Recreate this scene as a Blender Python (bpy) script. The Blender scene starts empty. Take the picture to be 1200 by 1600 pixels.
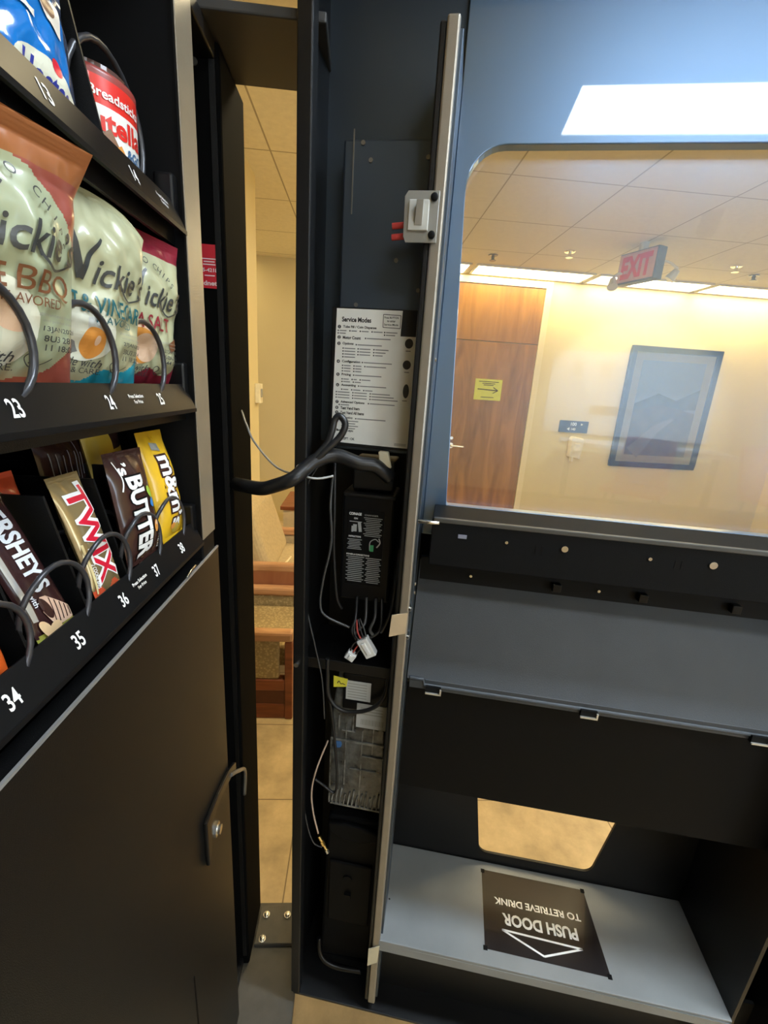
import bpy, bmesh, math, random
from mathutils import Vector, Matrix, noise
random.seed(7)
SC = bpy.context.scene
COL = SC.collection
V = Vector
# ------------------------------------------------------------------ camera, world, lights, exposure
ZC = 1.43
FOC = 679.0
cam_d = bpy.data.cameras.new('camera')
cam = bpy.data.objects.new('camera', cam_d)
COL.objects.link(cam)
d = V((-35, -197, FOC)).normalized()          # room depth direction seen in the camera's frame (x right, y down, z forward)
n = V((-155, 2367, FOC)); n = (n - n.dot(d) * d).normalized()
r = n.cross(d)
# columns: camera right, up, back expressed in the world (X right, Y depth, Z up)
w_of = lambda c: V((r.dot(c), d.dot(c), -n.dot(c)))
cx, cy, cz = w_of(V((1, 0, 0))), w_of(V((0, -1, 0))), w_of(V((0, 0, -1)))
cam.matrix_world = Matrix(((cx.x, cy.x, cz.x, 0), (cx.y, cy.y, cz.y, 0), (cx.z, cy.z, cz.z, ZC), (0, 0, 0, 1)))
cam_d.sensor_fit = 'VERTICAL'
cam_d.sensor_height = 32.0
cam_d.lens = 32.0 * FOC / 1600.0
cam_d.clip_start = 0.01
SC.camera = cam
SC.view_settings.view_transform = 'Standard'
SC.view_settings.look = 'None'
SC.view_settings.gamma = 1
SC.view_settings.use_curve_mapping = False
SC.view_settings.exposure = 0.12
SC.cycles.use_denoising = True
SC.cycles.max_bounces = 8
SC.cycles.transparent_max_bounces = 12
SC.cycles.sample_clamp_indirect = 6.0
SC.cycles.caustics_reflective = False
SC.cycles.caustics_refractive = False
world = bpy.data.worlds.new('world'); SC.world = world
world.use_nodes = True
world.node_tree.nodes['Background'].inputs[0].default_value = (0.55, 0.75, 1.0, 1)
world.node_tree.nodes['Background'].inputs[1].default_value = 4.0
COOL = (0.74, 0.87, 1.0)
WARM = (1.0, 0.83, 0.50)
L_COOL, L_WARM, L_FLARE = 74.0, 18.5, 17.5

# ------------------------------------------------------------------ materials
MATS = {}
def mat(name, col, rough=0.5, metal=0.0, spec=0.5, coat=0.0, var=0.06, vscale=30, bump=0.0, bscale=400, tint=None, emit=None, coat_rough=0.05, coat_ior=1.5, ior=1.5, trans=0.0, sheen=0.0):
    if name in MATS: return MATS[name]
    m = bpy.data.materials.new(name); m.use_nodes = True
    nt = m.node_tree; b = nt.nodes['Principled BSDF']
    tc = nt.nodes.new('ShaderNodeTexCoord')
    nz = nt.nodes.new('ShaderNodeTexNoise'); nz.inputs['Scale'].default_value = vscale; nz.inputs['Detail'].default_value = 3
    nt.links.new(tc.outputs['Object'], nz.inputs['Vector'])
    rp = nt.nodes.new('ShaderNodeValToRGB')
    rp.color_ramp.elements[0].position = 0.3; rp.color_ramp.elements[1].position = 0.7
    rp.color_ramp.elements[0].color = tuple(max(0, c * (1 - var)) for c in col) + (1,)
    rp.color_ramp.elements[1].color = tuple(min(1, c * (1 + var)) for c in col) + (1,)
    nt.links.new(nz.outputs['Fac'], rp.inputs['Fac'])
    nt.links.new(rp.outputs['Color'], b.inputs['Base Color'])
    b.inputs['Roughness'].default_value = rough; b.inputs['Metallic'].default_value = metal
    b.inputs['Specular IOR Level'].default_value = spec; b.inputs['IOR'].default_value = ior
    b.inputs['Coat Weight'].default_value = coat; b.inputs['Coat Roughness'].default_value = coat_rough; b.inputs['Coat IOR'].default_value = coat_ior
    b.inputs['Transmission Weight'].default_value = trans
    if tint: b.inputs['Specular Tint'].default_value = tint + (1,)
    if emit:
        b.inputs['Emission Color'].default_value = emit[0] + (1,); b.inputs['Emission Strength'].default_value = emit[1]
    if bump:
        n2 = nt.nodes.new('ShaderNodeTexNoise'); n2.inputs['Scale'].default_value = bscale; n2.inputs['Detail'].default_value = 2
        nt.links.new(tc.outputs['Object'], n2.inputs['Vector'])
        bp = nt.nodes.new('ShaderNodeBump'); bp.inputs['Strength'].default_value = bump; bp.inputs['Distance'].default_value = 0.002
        nt.links.new(n2.outputs['Fac'], bp.inputs['Height']); nt.links.new(bp.outputs['Normal'], b.inputs['Normal'])
    MATS[name] = m
    return m

def grid_mat(name, col, line, sx, sy, width, rough, off=(0, 0), mottle=0.1, mscale=4, swap=False, spec=0.4):
    m = bpy.data.materials.new(name); m.use_nodes = True; nt = m.node_tree; b = nt.nodes['Principled BSDF']
    tc = nt.nodes.new('ShaderNodeTexCoord'); sep = nt.nodes.new('ShaderNodeSeparateXYZ')
    nt.links.new(tc.outputs['Object'], sep.inputs[0])
    def edge(sock, s, o):
        a = nt.nodes.new('ShaderNodeMath'); a.operation = 'ADD'; a.inputs[1].default_value = -o + 100 * s
        nt.links.new(sock, a.inputs[0])
        q = nt.nodes.new('ShaderNodeMath'); q.operation = 'MODULO'; q.inputs[1].default_value = s; nt.links.new(a.outputs[0], q.inputs[0])
        l = nt.nodes.new('ShaderNodeMath'); l.operation = 'LESS_THAN'; l.inputs[1].default_value = width; nt.links.new(q.outputs[0], l.inputs[0])
        return l.outputs[0]
    e1 = edge(sep.outputs['X'], sx, off[0]); e2 = edge(sep.outputs['Y'], sy, off[1])
    mx = nt.nodes.new('ShaderNodeMath'); mx.operation = 'MAXIMUM'; nt.links.new(e1, mx.inputs[0]); nt.links.new(e2, mx.inputs[1])
    nz = nt.nodes.new('ShaderNodeTexNoise'); nz.inputs['Scale'].default_value = mscale; nz.inputs['Detail'].default_value = 8; nz.inputs['Roughness'].default_value = 0.65
    nt.links.new(tc.outputs['Object'], nz.inputs['Vector'])
    rp = nt.nodes.new('ShaderNodeValToRGB'); rp.color_ramp.elements[0].position = 0.32; rp.color_ramp.elements[1].position = 0.68
    rp.color_ramp.elements[0].color = tuple(c * (1 - mottle) for c in col) + (1,); rp.color_ramp.elements[1].color = tuple(min(1, c * (1 + mottle)) for c in col) + (1,)
    nt.links.new(nz.outputs['Fac'], rp.inputs['Fac'])
    mi = nt.nodes.new('ShaderNodeMix'); mi.data_type = 'RGBA'; mi.inputs[7].default_value = line + (1,)
    nt.links.new(mx.outputs[0], mi.inputs[0]); nt.links.new(rp.outputs['Color'], mi.inputs[6]); nt.links.new(mi.outputs[2], b.inputs['Base Color'])
    b.inputs['Roughness'].default_value = rough; b.inputs['Specular IOR Level'].default_value = spec
    return m

def wood_mat(name, c1, c2, axis=2, rough=0.35, stretch=0.1, scale=14):
    m = bpy.data.materials.new(name); m.use_nodes = True; nt = m.node_tree; b = nt.nodes['Principled BSDF']
    tc = nt.nodes.new('ShaderNodeTexCoord'); mp = nt.nodes.new('ShaderNodeMapping')
    s = [1.0, 1.0, 1.0]; s[axis] = stretch; mp.inputs['Scale'].default_value = s
    nt.links.new(tc.outputs['Object'], mp.inputs[0])
    nz = nt.nodes.new('ShaderNodeTexNoise'); nz.inputs['Scale'].default_value = scale; nz.inputs['Detail'].default_value = 9; nz.inputs['Distortion'].default_value = 1.4
    nt.links.new(mp.outputs[0], nz.inputs['Vector'])
    rp = nt.nodes.new('ShaderNodeValToRGB'); rp.color_ramp.elements[0].position = 0.34; rp.color_ramp.elements[1].position = 0.66
    rp.color_ramp.elements[0].color = c1 + (1,); rp.color_ramp.elements[1].color = c2 + (1,)
    nt.links.new(nz.outputs['Fac'], rp.inputs['Fac']); nt.links.new(rp.outputs['Color'], b.inputs['Base Color'])
    b.inputs['Roughness'].default_value = rough
    MATS[name] = m
    return m

def glass_mat(name, haze=0.05, haze_rough=0.3, haze_col=(0.5, 0.72, 1.0), ior=1.5, tint=(0.97, 0.98, 0.98)):
    """thin pane: clear transmission, mirror reflection by Fresnel, and a soft tinted reflection for smears and lens glare"""
    m = bpy.data.materials.new(name); m.use_nodes = True; nt = m.node_tree
    nt.nodes.remove(nt.nodes['Principled BSDF']); out = nt.nodes['Material Output']
    tr = nt.nodes.new('ShaderNodeBsdfTransparent'); tr.inputs[0].default_value = tint + (1,)
    gl = nt.nodes.new('ShaderNodeBsdfGlossy'); gl.inputs['Roughness'].default_value = 0.0
    fz = nt.nodes.new('ShaderNodeBsdfGlossy'); fz.inputs['Roughness'].default_value = haze_rough; fz.inputs[0].default_value = haze_col + (1,)
    fr = nt.nodes.new('ShaderNodeFresnel'); fr.inputs[0].default_value = ior
    m1 = nt.nodes.new('ShaderNodeMixShader'); m2 = nt.nodes.new('ShaderNodeMixShader')
    tc = nt.nodes.new('ShaderNodeTexCoord'); nz = nt.nodes.new('ShaderNodeTexNoise'); nz.inputs['Scale'].default_value = 9; nz.inputs['Detail'].default_value = 4
    mp = nt.nodes.new('ShaderNodeMapping'); mp.inputs['Scale'].default_value = (1, 1, 0.4); nt.links.new(tc.outputs['Object'], mp.inputs[0]); nt.links.new(mp.outputs[0], nz.inputs['Vector'])
    mr = nt.nodes.new('ShaderNodeMapRange'); mr.inputs[1].default_value = 0.3; mr.inputs[2].default_value = 0.7; mr.inputs[3].default_value = haze * 0.8; mr.inputs[4].default_value = haze * 1.25
    nt.links.new(nz.outputs['Fac'], mr.inputs[0])
    nt.links.new(fr.outputs[0], m1.inputs[0]); nt.links.new(tr.outputs[0], m1.inputs[1]); nt.links.new(gl.outputs[0], m1.inputs[2])
    nt.links.new(mr.outputs[0], m2.inputs[0]); nt.links.new(m1.outputs[0], m2.inputs[1]); nt.links.new(fz.outputs[0], m2.inputs[2])
    nt.links.new(m2.outputs[0], out.inputs['Surface'])
    MATS[name] = m
    return m

BLACK = mat('black powder coat', (0.0042, 0.0042, 0.0044), 0.38, spec=0.36, bump=0.25, bscale=1500, var=0.2, vscale=8)
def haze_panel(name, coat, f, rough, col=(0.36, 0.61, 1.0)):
    """black paint plus blue glare put in as a soft tinted reflection in the gloss"""
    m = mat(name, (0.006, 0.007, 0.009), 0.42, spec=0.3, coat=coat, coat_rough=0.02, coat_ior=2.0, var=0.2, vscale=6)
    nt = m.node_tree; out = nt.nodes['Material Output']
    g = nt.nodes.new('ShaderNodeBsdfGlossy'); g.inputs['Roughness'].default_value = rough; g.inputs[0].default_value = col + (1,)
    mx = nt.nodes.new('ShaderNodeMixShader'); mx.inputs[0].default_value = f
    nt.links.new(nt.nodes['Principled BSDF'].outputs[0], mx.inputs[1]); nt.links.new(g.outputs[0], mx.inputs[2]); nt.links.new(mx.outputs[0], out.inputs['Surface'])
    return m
PANEL = haze_panel('satin black sheet', 1.0, 0.42, 0.40)  # blue glare around the lamp's mirror image put into the sheet
PANELC = haze_panel('matt black sheet blue glare', 0.0, 0.10, 0.48, (.55, .75, 1.0))
SMOOTH = mat('smooth black plastic', (0.0045, 0.0045, 0.005), 0.30, spec=0.3, bump=0.0)
DEEP = mat('flat black paint', (0.003, 0.003, 0.0033), 0.6, spec=0.15)
GREYB = mat('charcoal painted steel', (0.070, 0.062, 0.048), 0.5, spec=0.5, bump=0.3, bscale=1200, var=0.15)
SATIN = mat('satin grey steel edge', (0.22, 0.21, 0.19), 0.35, metal=0.7, var=0.1)
ZINC = mat('zinc plated screw', (0.75, 0.74, 0.70), 0.25, metal=1.0)
WIREM = mat('dark coil wire', (0.045, 0.045, 0.05), 0.32, metal=0.3, spec=0.6)
RUBBER = mat('black cable sleeve', (0.012, 0.012, 0.013), 0.35, spec=0.5)
GREYW = mat('grey cable sleeve', (0.045, 0.045, 0.045), 0.3)
BRASS = mat('brass fitting', (0.85, 0.62, 0.25), 0.25, metal=1.0)
COPPER = mat('tan braided wire', (0.55, 0.40, 0.30), 0.4)
WHITE = mat('white print', (0.86, 0.86, 0.84), 0.5, var=0.02)
WPLAST = mat('white nylon plastic', (0.72, 0.72, 0.70), 0.35, var=0.03)
INK = mat('black ink', (0.02, 0.02, 0.022), 0.5)

# ------------------------------------------------------------------ mesh builder
class MB:
    def __init__(s): s.v = []; s.f = []; s.m = []; s.sm = []; s.uv = None
    def add(s, vs, fs, mi=0, smooth=False, M=None):
        o = len(s.v)
        s.v += [tuple(M @ V(p)) if M else tuple(p) for p in vs]
        for f in fs: s.f.append([o + i for i in f]); s.m.append(mi); s.sm.append(smooth)
        return s
    def box(s, a, b, mi=0, M=None):
        x0, y0, z0 = (min(p, q) for p, q in zip(a, b)); x1, y1, z1 = (max(p, q) for p, q in zip(a, b))
        return s.add([(x0,y0,z0),(x1,y0,z0),(x1,y1,z0),(x0,y1,z0),(x0,y0,z1),(x1,y0,z1),(x1,y1,z1),(x0,y1,z1)],
              [(0,3,2,1),(4,5,6,7),(0,1,5,4),(1,2,6,5),(2,3,7,6),(3,0,4,7)], mi, False, M)
    def slab(s, p, mi=0):
        """box from 8 free corners, bottom four then top four"""
        return s.add(p, [(0,3,2,1),(4,5,6,7),(0,1,5,4),(1,2,6,5),(2,3,7,6),(3,0,4,7)], mi)
    def prism(s, pts, fn, t0, t1, mi=0):
        """2D outline, fn(a, b, t) gives the 3D point; closed with n-gons"""
        k = len(pts)
        vs = [fn(a, b, t0) for a, b in pts] + [fn(a, b, t1) for a, b in pts]
        fs = [tuple(range(k))[::-1], tuple(range(k, 2 * k))] + [(i, (i + 1) % k, k + (i + 1) % k, k + i) for i in range(k)]
        return s.add(vs, fs, mi)
    def tube(s, path, rad, mi=0, seg=8, smooth_path=True, taper=None):
        P = [V(p) for p in path]
        if smooth_path and len(P) > 2: P = catmull(P)
        k = len(P); vs = []; fs = []
        up = None
        for i, p in enumerate(P):
            t = (P[min(i + 1, k - 1)] - P[max(i - 1, 0)]).normalized()
            if up is None:
                up = t.orthogonal().normalized()
            up = (up - up.dot(t) * t)
            up = up.normalized() if up.length > 1e-6 else t.orthogonal().normalized()
            bi = t.cross(up)
            rr = rad if taper is None else rad * taper(i / (k - 1))
            for j in range(seg):
                a = 2 * math.pi * j / seg
                vs.append(p + rr * (math.cos(a) * up + math.sin(a) * bi))
        for i in range(k - 1):
            for j in range(seg):
                fs.append((i*seg+j, i*seg+(j+1)%seg, (i+1)*seg+(j+1)%seg, (i+1)*seg+j))
        s.add(vs, fs, mi, True)
        s.add([vs[j] for j in range(seg)], [tuple(range(seg))[::-1]], mi)
        s.add([vs[(k-1)*seg+j] for j in range(seg)], [tuple(range(seg))], mi)
        return s
    def cyl(s, c, axis, r0, h, mi=0, seg=20, r1=None, dome=0.0):
        c = V(c); ax = V(axis).normalized(); u = ax.orthogonal().normalized(); w = ax.cross(u); r1 = r0 if r1 is None else r1
        prof = [(0, 0), (r0, 0), (r1, h)] + ([(r1 * 0.75, h + dome * 0.7), (r1 * 0.35, h + dome)] if dome else []) + [(0, h + dome)]
        return s.lathe(c, ax, u, w, prof, mi, seg)
    def lathe(s, c, ax, u, w, prof, mi=0, seg=20):
        vs = []; fs = []
        for (rr, h) in prof:
            for j in range(seg):
                a = 2 * math.pi * j / seg
                vs.append(c + ax * h + rr * (math.cos(a) * u + math.sin(a) * w))
        for i in range(len(prof) - 1):
            for j in range(seg):
                fs.append((i*seg+j, i*seg+(j+1)%seg, (i+1)*seg+(j+1)%seg, (i+1)*seg+j))
        return s.add(vs, fs, mi, False)
    def build(s, name, mats, parent=None, M=None, bevel=0.0, kind=None, bseg=2):
        me = bpy.data.meshes.new(name)
        me.from_pydata([tuple(p) for p in s.v], [], s.f)
        for m in (mats if isinstance(mats, (list, tuple)) else [mats]): me.materials.append(m)
        me.polygons.foreach_set('material_index', s.m); me.polygons.foreach_set('use_smooth', s.sm)
        bm = bmesh.new(); bm.from_mesh(me); bmesh.ops.remove_doubles(bm, verts=bm.verts, dist=1e-6)
        bmesh.ops.dissolve_degenerate(bm, dist=1e-7, edges=bm.edges)
        bmesh.ops.recalc_face_normals(bm, faces=bm.faces); bm.to_mesh(me); bm.free()
        me.update()
        o = bpy.data.objects.new(name, me); COL.objects.link(o)
        if parent: o.parent = parent
        if M is not None: o.matrix_basis = M
        if bevel:
            b = o.modifiers.new('bevel', 'BEVEL'); b.width = bevel; b.segments = bseg; b.limit_method = 'ANGLE'; b.angle_limit = 0.6; b.harden_normals = False
        if kind: o['kind'] = kind
        return o

def catmull(P, sub=8):
    out = []
    k = len(P)
    for i in range(k - 1):
        p0, p1, p2, p3 = P[max(i-1, 0)], P[i], P[i+1], P[min(i+2, k-1)]
        for j in range(sub):
            t = j / sub
            out.append(0.5 * ((2*p1) + (p2-p0)*t + (2*p0-5*p1+4*p2-p3)*t*t + (3*p1-p0-3*p2+p3)*t**3))
    out.append(P[-1])
    return out

def empty(name, loc=(0, 0, 0), M=None, parent=None):
    o = bpy.data.objects.new(name, None); o.empty_display_size = 0.05; COL.objects.link(o)
    if M is not None: o.matrix_basis = M
    else: o.location = loc
    if parent: o.parent = parent
    return o
def tag(o, label, cat, group=None):
    o['label'] = label; o['category'] = cat
    if group: o['group'] = group
    return o

# ------------------------------------------------------------------ lettering: flat outlines of words, ready to be laid on a surface
_TX = {}
def text2d(s, bold=0.0, shear=0.0, spacing=1.0):
    key = (s, bold, shear, spacing)
    if key not in _TX:
        cu = bpy.data.curves.new('lettering', 'FONT'); cu.body = s; cu.size = 1; cu.offset = bold; cu.shear = shear; cu.space_character = spacing
        cu.resolution_u = 3; cu.dimensions = '2D'; cu.fill_mode = 'FRONT'
        o = bpy.data.objects.new('lettering', cu); COL.objects.link(o)
        dg = bpy.context.evaluated_depsgraph_get()
        me = bpy.data.meshes.new_from_object(o.evaluated_get(dg))
        vs = [(v.co.x, v.co.y) for v in me.vertices]; fs = [tuple(p.vertices) for p in me.polygons]
        bpy.data.objects.remove(o); bpy.data.curves.remove(cu); bpy.data.meshes.remove(me)
        if bold:                                   # thickening can throw a sharp corner far out: keep the plain outline then
            v0, f0 = text2d(s, 0.0, shear, spacing); lim = 3 * abs(bold)
            if min(p[0] for p in vs) < min(p[0] for p in v0) - lim or max(p[0] for p in vs) > max(p[0] for p in v0) + lim: vs, fs = v0, f0
        _TX[key] = (vs, fs)
    return _TX[key]
def fit(vs, w=None, h=None, rot=0.0, c=(0, 0)):
    xs = [p[0] for p in vs]; ys = [p[1] for p in vs]
    sx = (w / (max(xs) - min(xs))) if w else None; sy = (h / max(1e-6, max(ys) - min(ys))) if h else None
    sx = sx or sy; sy = sy or sx
    mx, my = (max(xs) + min(xs)) / 2, (max(ys) + min(ys)) / 2
    ca, sa = math.cos(rot), math.sin(rot)
    out = []
    for x, y in vs:
        a, b = (x - mx) * sx, (y - my) * sy
        out.append((c[0] + a * ca - b * sa, c[1] + a * sa + b * ca))
    return out
def word(s, c, w=None, h=None, rot=0.0, bold=0.0, shear=0.0, spacing=1.0):
    vs, fs = text2d(s, bold, shear, spacing)
    return fit(vs, w, h, math.radians(rot), c), fs
def grow(s, c, w, h, rot, bold, extra, shear=0.0, spacing=1.0):
    """the same word with a wider outline behind it"""
    v0, _ = text2d(s, bold, shear, spacing); v1, f1 = text2d(s, bold + extra, shear, spacing)
    w0 = max(p[0] for p in v0) - min(p[0] for p in v0); w1 = max(p[0] for p in v1) - min(p[0] for p in v1)
    h0 = max(p[1] for p in v0) - min(p[1] for p in v0); h1 = max(p[1] for p in v1) - min(p[1] for p in v1)
    return fit(v1, w * w1 / w0, h * h1 / h0, math.radians(rot), c), f1
def poly(pts): return list(pts), [tuple(range(len(pts)))]
def ellipse(c, rx, ry, rot=0, k=28):
    ca, sa = math.cos(math.radians(rot)), math.sin(math.radians(rot))
    return poly([(c[0] + rx*math.cos(t)*ca - ry*math.sin(t)*sa, c[1] + rx*math.cos(t)*sa + ry*math.sin(t)*ca) for t in (2*math.pi*i/k for i in range(k))])
def rect(c, w, h, rot=0):
    ca, sa = math.cos(math.radians(rot)), math.sin(math.radians(rot))
    return poly([(c[0]+x*ca-y*sa, c[1]+x*sa+y*ca) for x, y in ((-w/2,-h/2),(w/2,-h/2),(w/2,h/2),(-w/2,h/2))])
def stroke(pts, w0, w1=None, k=6):
    P = catmull([V((p[0], p[1], 0)) for p in pts], k) if len(pts) > 2 else [V((p[0], p[1], 0)) for p in pts]
    w1 = w0 if w1 is None else w1; vs = []
    for i, p in enumerate(P):
        t = (P[min(i+1, len(P)-1)] - P[max(i-1, 0)]).normalized(); nn = V((-t.y, t.x, 0)); f = i / (len(P) - 1)
        ww = (w0 + (w1 - w0) * f) / 2
        vs += [(p.x + nn.x*ww, p.y + nn.y*ww), (p.x - nn.x*ww, p.y - nn.y*ww)]
    return vs, [(2*i, 2*i+1, 2*i+3, 2*i+2) for i in range(len(P) - 1)]
def lay(mb, shape, fn, mi=0, step=None, flat=False):
    """put a flat outline on the surface fn(a, b); step cuts it finely so that it follows curves"""
    vs, fs = shape
    bm = bmesh.new(); bv = [bm.verts.new((x, y, 0)) for x, y in vs]
    for f in fs:
        try: bm.faces.new([bv[i] for i in f])
        except ValueError: pass
    if step:
        bmesh.ops.triangulate(bm, faces=bm.faces)
        for ax in (0, 1):
            lo = min(p[ax] for p in vs); hi = max(p[ax] for p in vs); q = math.floor(lo / step) * step + step
            while q < hi:
                co = [0, 0, 0]; no = [0, 0, 0]; co[ax] = q; no[ax] = 1
                bmesh.ops.bisect_plane(bm, geom=bm.verts[:] + bm.edges[:] + bm.faces[:], plane_co=co, plane_no=no)
                q += step
    bm.verts.index_update()
    mb.add([fn(v.co.x, v.co.y) for v in bm.verts], [tuple(v.index for v in f.verts) for f in bm.faces], mi)
    bm.free()

# ================================================================== THE ROOM
WALLC = mat('cream wall paint', (0.72, 0.61, 0.33), 0.6, var=0.02, vscale=2, bump=0.1, bscale=300)
TRIMC = mat('cream door trim paint', (0.80, 0.70, 0.42), 0.45, var=0.02)
FLOORM = grid_mat('tan floor tile', (0.50, 0.37, 0.195), (0.20, 0.14, 0.07), 1.10, 0.355, 0.004, 0.42, off=(-0.158, 0.15), mottle=0.26, mscale=7)
CEILM = grid_mat('ceiling tile', (0.84, 0.79, 0.64), (0.42, 0.37, 0.27), 0.6, 0.6, 0.008, 0.85, off=(-0.5, 0.14), mottle=0.05, mscale=30)
BASEM = mat('brown rubber baseboard', (0.20, 0.095, 0.05), 0.5)
YW, ZT = 4.45, 2.50
XL, XR, YN = -3.2, 4.45, -3.6
MB().box((XL-.1, YN-.1, -.1), (XR+.1, YW+.1, 0)).build('floor', FLOORM, kind='structure')
MB().box((XL-.1, YN-.1, ZT), (XR+.1, YW+.1, ZT+.1)).build('ceiling', CEILM, kind='structure')
MB().box((XL, YW, 0), (XR, YW+.1, ZT)).build('wall_far', WALLC, kind='structure')
MB().box((XR, YN, 0), (XR+.1, YW, ZT)).build('wall_right', WALLC, kind='structure')
MB().box((XL-.1, YN, 0), (XL, YW, ZT)).build('wall_left', WALLC, kind='structure')
MB().box((-.86, 1.95, 0), (-.636, 2.83, ZT)).build('wall_stub', WALLC, kind='structure')
WHITEW = mat('white wall paint', (0.80, 0.82, 0.84), 0.6, var=0.02)
# near wall with a daylight window, behind the camera
WX0, WX1, WZ0, WZ1 = 2.75, 4.3, 0.7, 2.25
nb = MB().box((XL, YN-.1, 0), (WX0, YN, ZT)).box((WX1, YN-.1, 0), (XR, YN, ZT)).box((WX0, YN-.1, 0), (WX1, YN, WZ0)).box((WX0, YN-.1, WZ1), (WX1, YN, ZT))
nb.build('wall_near', WALLC, kind='structure')
wf = MB()
for a, b in (((WX0, WZ0), (WX1, WZ0+.05)), ((WX0, WZ1-.05), (WX1, WZ1)), ((WX0, WZ0), (WX0+.05, WZ1)), ((WX1-.05, WZ0), (WX1, WZ1)), (((WX0+WX1)/2-.025, WZ0), ((WX0+WX1)/2+.025, WZ1))):
    wf.box((a[0], YN-.07, a[1]), (b[0], YN-.02, b[1]))
win = wf.build('window_1', SATIN, kind='structure')
MB().box((WX0+.04, YN-.05, WZ0+.04), (WX1-.04, YN-.044, WZ1-.04)).build('pane', glass_mat('window glass', haze=0.0), win, kind='structure')
pl = bpy.data.lights.new('daylight', 'AREA'); pl.shape = 'RECTANGLE'; pl.size = WX1-WX0-.1; pl.size_y = WZ1-WZ0-.1; pl.color = (0.72, 0.86, 1.0); pl.energy = 60
po = bpy.data.objects.new('daylight', pl); COL.objects.link(po); po.location = ((WX0+WX1)/2, YN-.03, (WZ0+WZ1)/2); po.rotation_euler = (math.radians(90), 0, 0)
MB().box((1.75, YW-.012, 0), (XR, YW, .1)).build('baseboard_far', BASEM, kind='structure')
MB().box((XR-.012, -1, 0), (XR, YW-.012, .1)).build('baseboard_right', BASEM, kind='structure')

# wooden door of the far wall with its transom panel
OAK = wood_mat('oak veneer', (0.20, 0.085, 0.014), (0.42, 0.195, 0.038), 2, 0.4, 0.16, 8)
OAK2 = wood_mat('amber oak veneer', (0.25, 0.105, 0.015), (0.43, 0.205, 0.036), 2, 0.4, 0.14, 9)
dr = MB().box((.78, YW-.03, .01), (1.683, YW-.002, 1.915)).build('door_1', OAK, kind='structure')
MB().box((.78, YW-.03, 1.922), (1.683, YW-.002, 2.41)).build('transom_panel', OAK2, dr)
h = MB().cyl((.935, YW-.03, .905), (0, -1, 0), .028, .012).cyl((.935, YW-.03, .98), (0, -1, 0), .016, .016).tube([(.935, YW-.04, .905), (.935, YW-.075, .905), (.96, YW-.08, .905), (1.06, YW-.08, .9)], .010)
h.build('lever_handle', mat('brushed nickel', (0.8, 0.78, 0.72), 0.25, metal=1), dr)
MB().box((1.687, YW-.04, 0), (1.745, YW-.001, 2.47)).box((.72, YW-.04, 0), (.778, YW-.001, 2.47)).box((.778, YW-.04, 2.415), (1.687, YW-.001, 2.47)).build('trim_1', TRIMC, kind='structure')

# notice with an arrow
YEL = mat('yellow green paper', (0.68, 0.72, 0.14), 0.7)
nt_ = MB().box((1.115, YW-.034, 1.372), (1.385, YW-.031, 1.572), 0)
nf = lambda a, b: (a, YW-.0346, b)
lay(nt_, stroke([(1.145, 1.475), (1.345, 1.468)], .010), nf, 1); lay(nt_, stroke([(1.30, 1.497), (1.35, 1.468)], .008), nf, 1); lay(nt_, stroke([(1.30, 1.44), (1.35, 1.468)], .008), nf, 1)
for zz, w_ in ((1.548, .2), (1.53, .13), (1.515, .1), (1.40, .13)):
    lay(nt_, rect((1.25, zz), w_, .007), nf, 1)
tag(nt_.build('paper_notice', [YEL, INK]), 'yellow-green paper notice with a black arrow taped to the brown wooden door', 'notice')

# room sign and dispenser
rs = MB().box((2.045, YW-.016, 1.105), (2.345, YW-.001, 1.222), 0)
rf = lambda a, b: (a, YW-.0165, b)
lay(rs, word('100', (2.19, 1.19), h=.034, bold=.02), rf, 1); lay(rs, word('\u25C4 140', (2.17, 1.140), h=.034, bold=.02), rf, 1)
lay(rs, poly([(2.265, 1.178), (2.265, 1.202), (2.29, 1.19)]), rf, 1)
tag(rs.build('room_sign', [DEEP, WHITE], bevel=.002), 'small black room number sign on the cream wall between wooden door and framed poster', 'sign')
CREAM = mat('cream plastic', (0.80, 0.72, 0.50), 0.4)
dz = empty('sanitizer_dispenser', (2.235, YW, .98)); tag(dz, 'cream wall dispenser with curved body mounted under the black room sign', 'dispenser')
MB().prism([(-.062, -.12), (.055, -.14), (.066, .06), (.05, .075), (-.05, .09), (-.066, .07)], lambda a, b, t: (a, t, b), -.085, -.001).build('body', CREAM, dz, bevel=.012)
MB().box((-.03, -.092, -.05), (.03, -.084, .02)).build('push_bar', mat('pale cream plastic', (.86, .8, .62), .35), dz, bevel=.003)
MB().box((-.045, -.088, -.165), (-.02, -.04, -.11)).build('spout', CREAM, dz, bevel=.004)

# framed poster
pc = empty('framed_poster', (3.11, YW, 1.385)); tag(pc, 'large framed poster in a black frame hanging on the cream wall', 'picture')
fr = MB(); W2, H2 = .47, .60
for a, b in (((-W2, -H2), (W2, -H2+.055)), ((-W2, H2-.055), (W2, H2)), ((-W2, -H2+.055), (-W2+.055, H2-.055)), ((W2-.055, -H2+.055), (W2, H2-.055))):
    fr.box((a[0], -.035, a[1]), (b[0], -.002, b[1]))
fr.build('frame', mat('black picture frame', (.02, .02, .022), .3), pc, bevel=.004)
MB().box((-W2+.05, -.018, -H2+.05), (W2-.05, -.012, H2-.05)).build('mat_board', mat('tan mat board', (.50, .36, .17), .7), pc)
art = MB().box((-.33, -.021, -.47), (.33, -.0185, .47), 0)
af = lambda a, b: (a, -.0215, b)
lay(art, poly([(-.33, .05), (-.1, .16), (.1, .1), (.33, .22), (.33, .02), (-.33, -.06)]), af, 1)
lay(art, poly([(-.33, -.02), (-.05, .05), (.33, -.02), (.33, -.47), (-.33, -.47)]), lambda a, b: (a, -.0218, b), 2)
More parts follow.
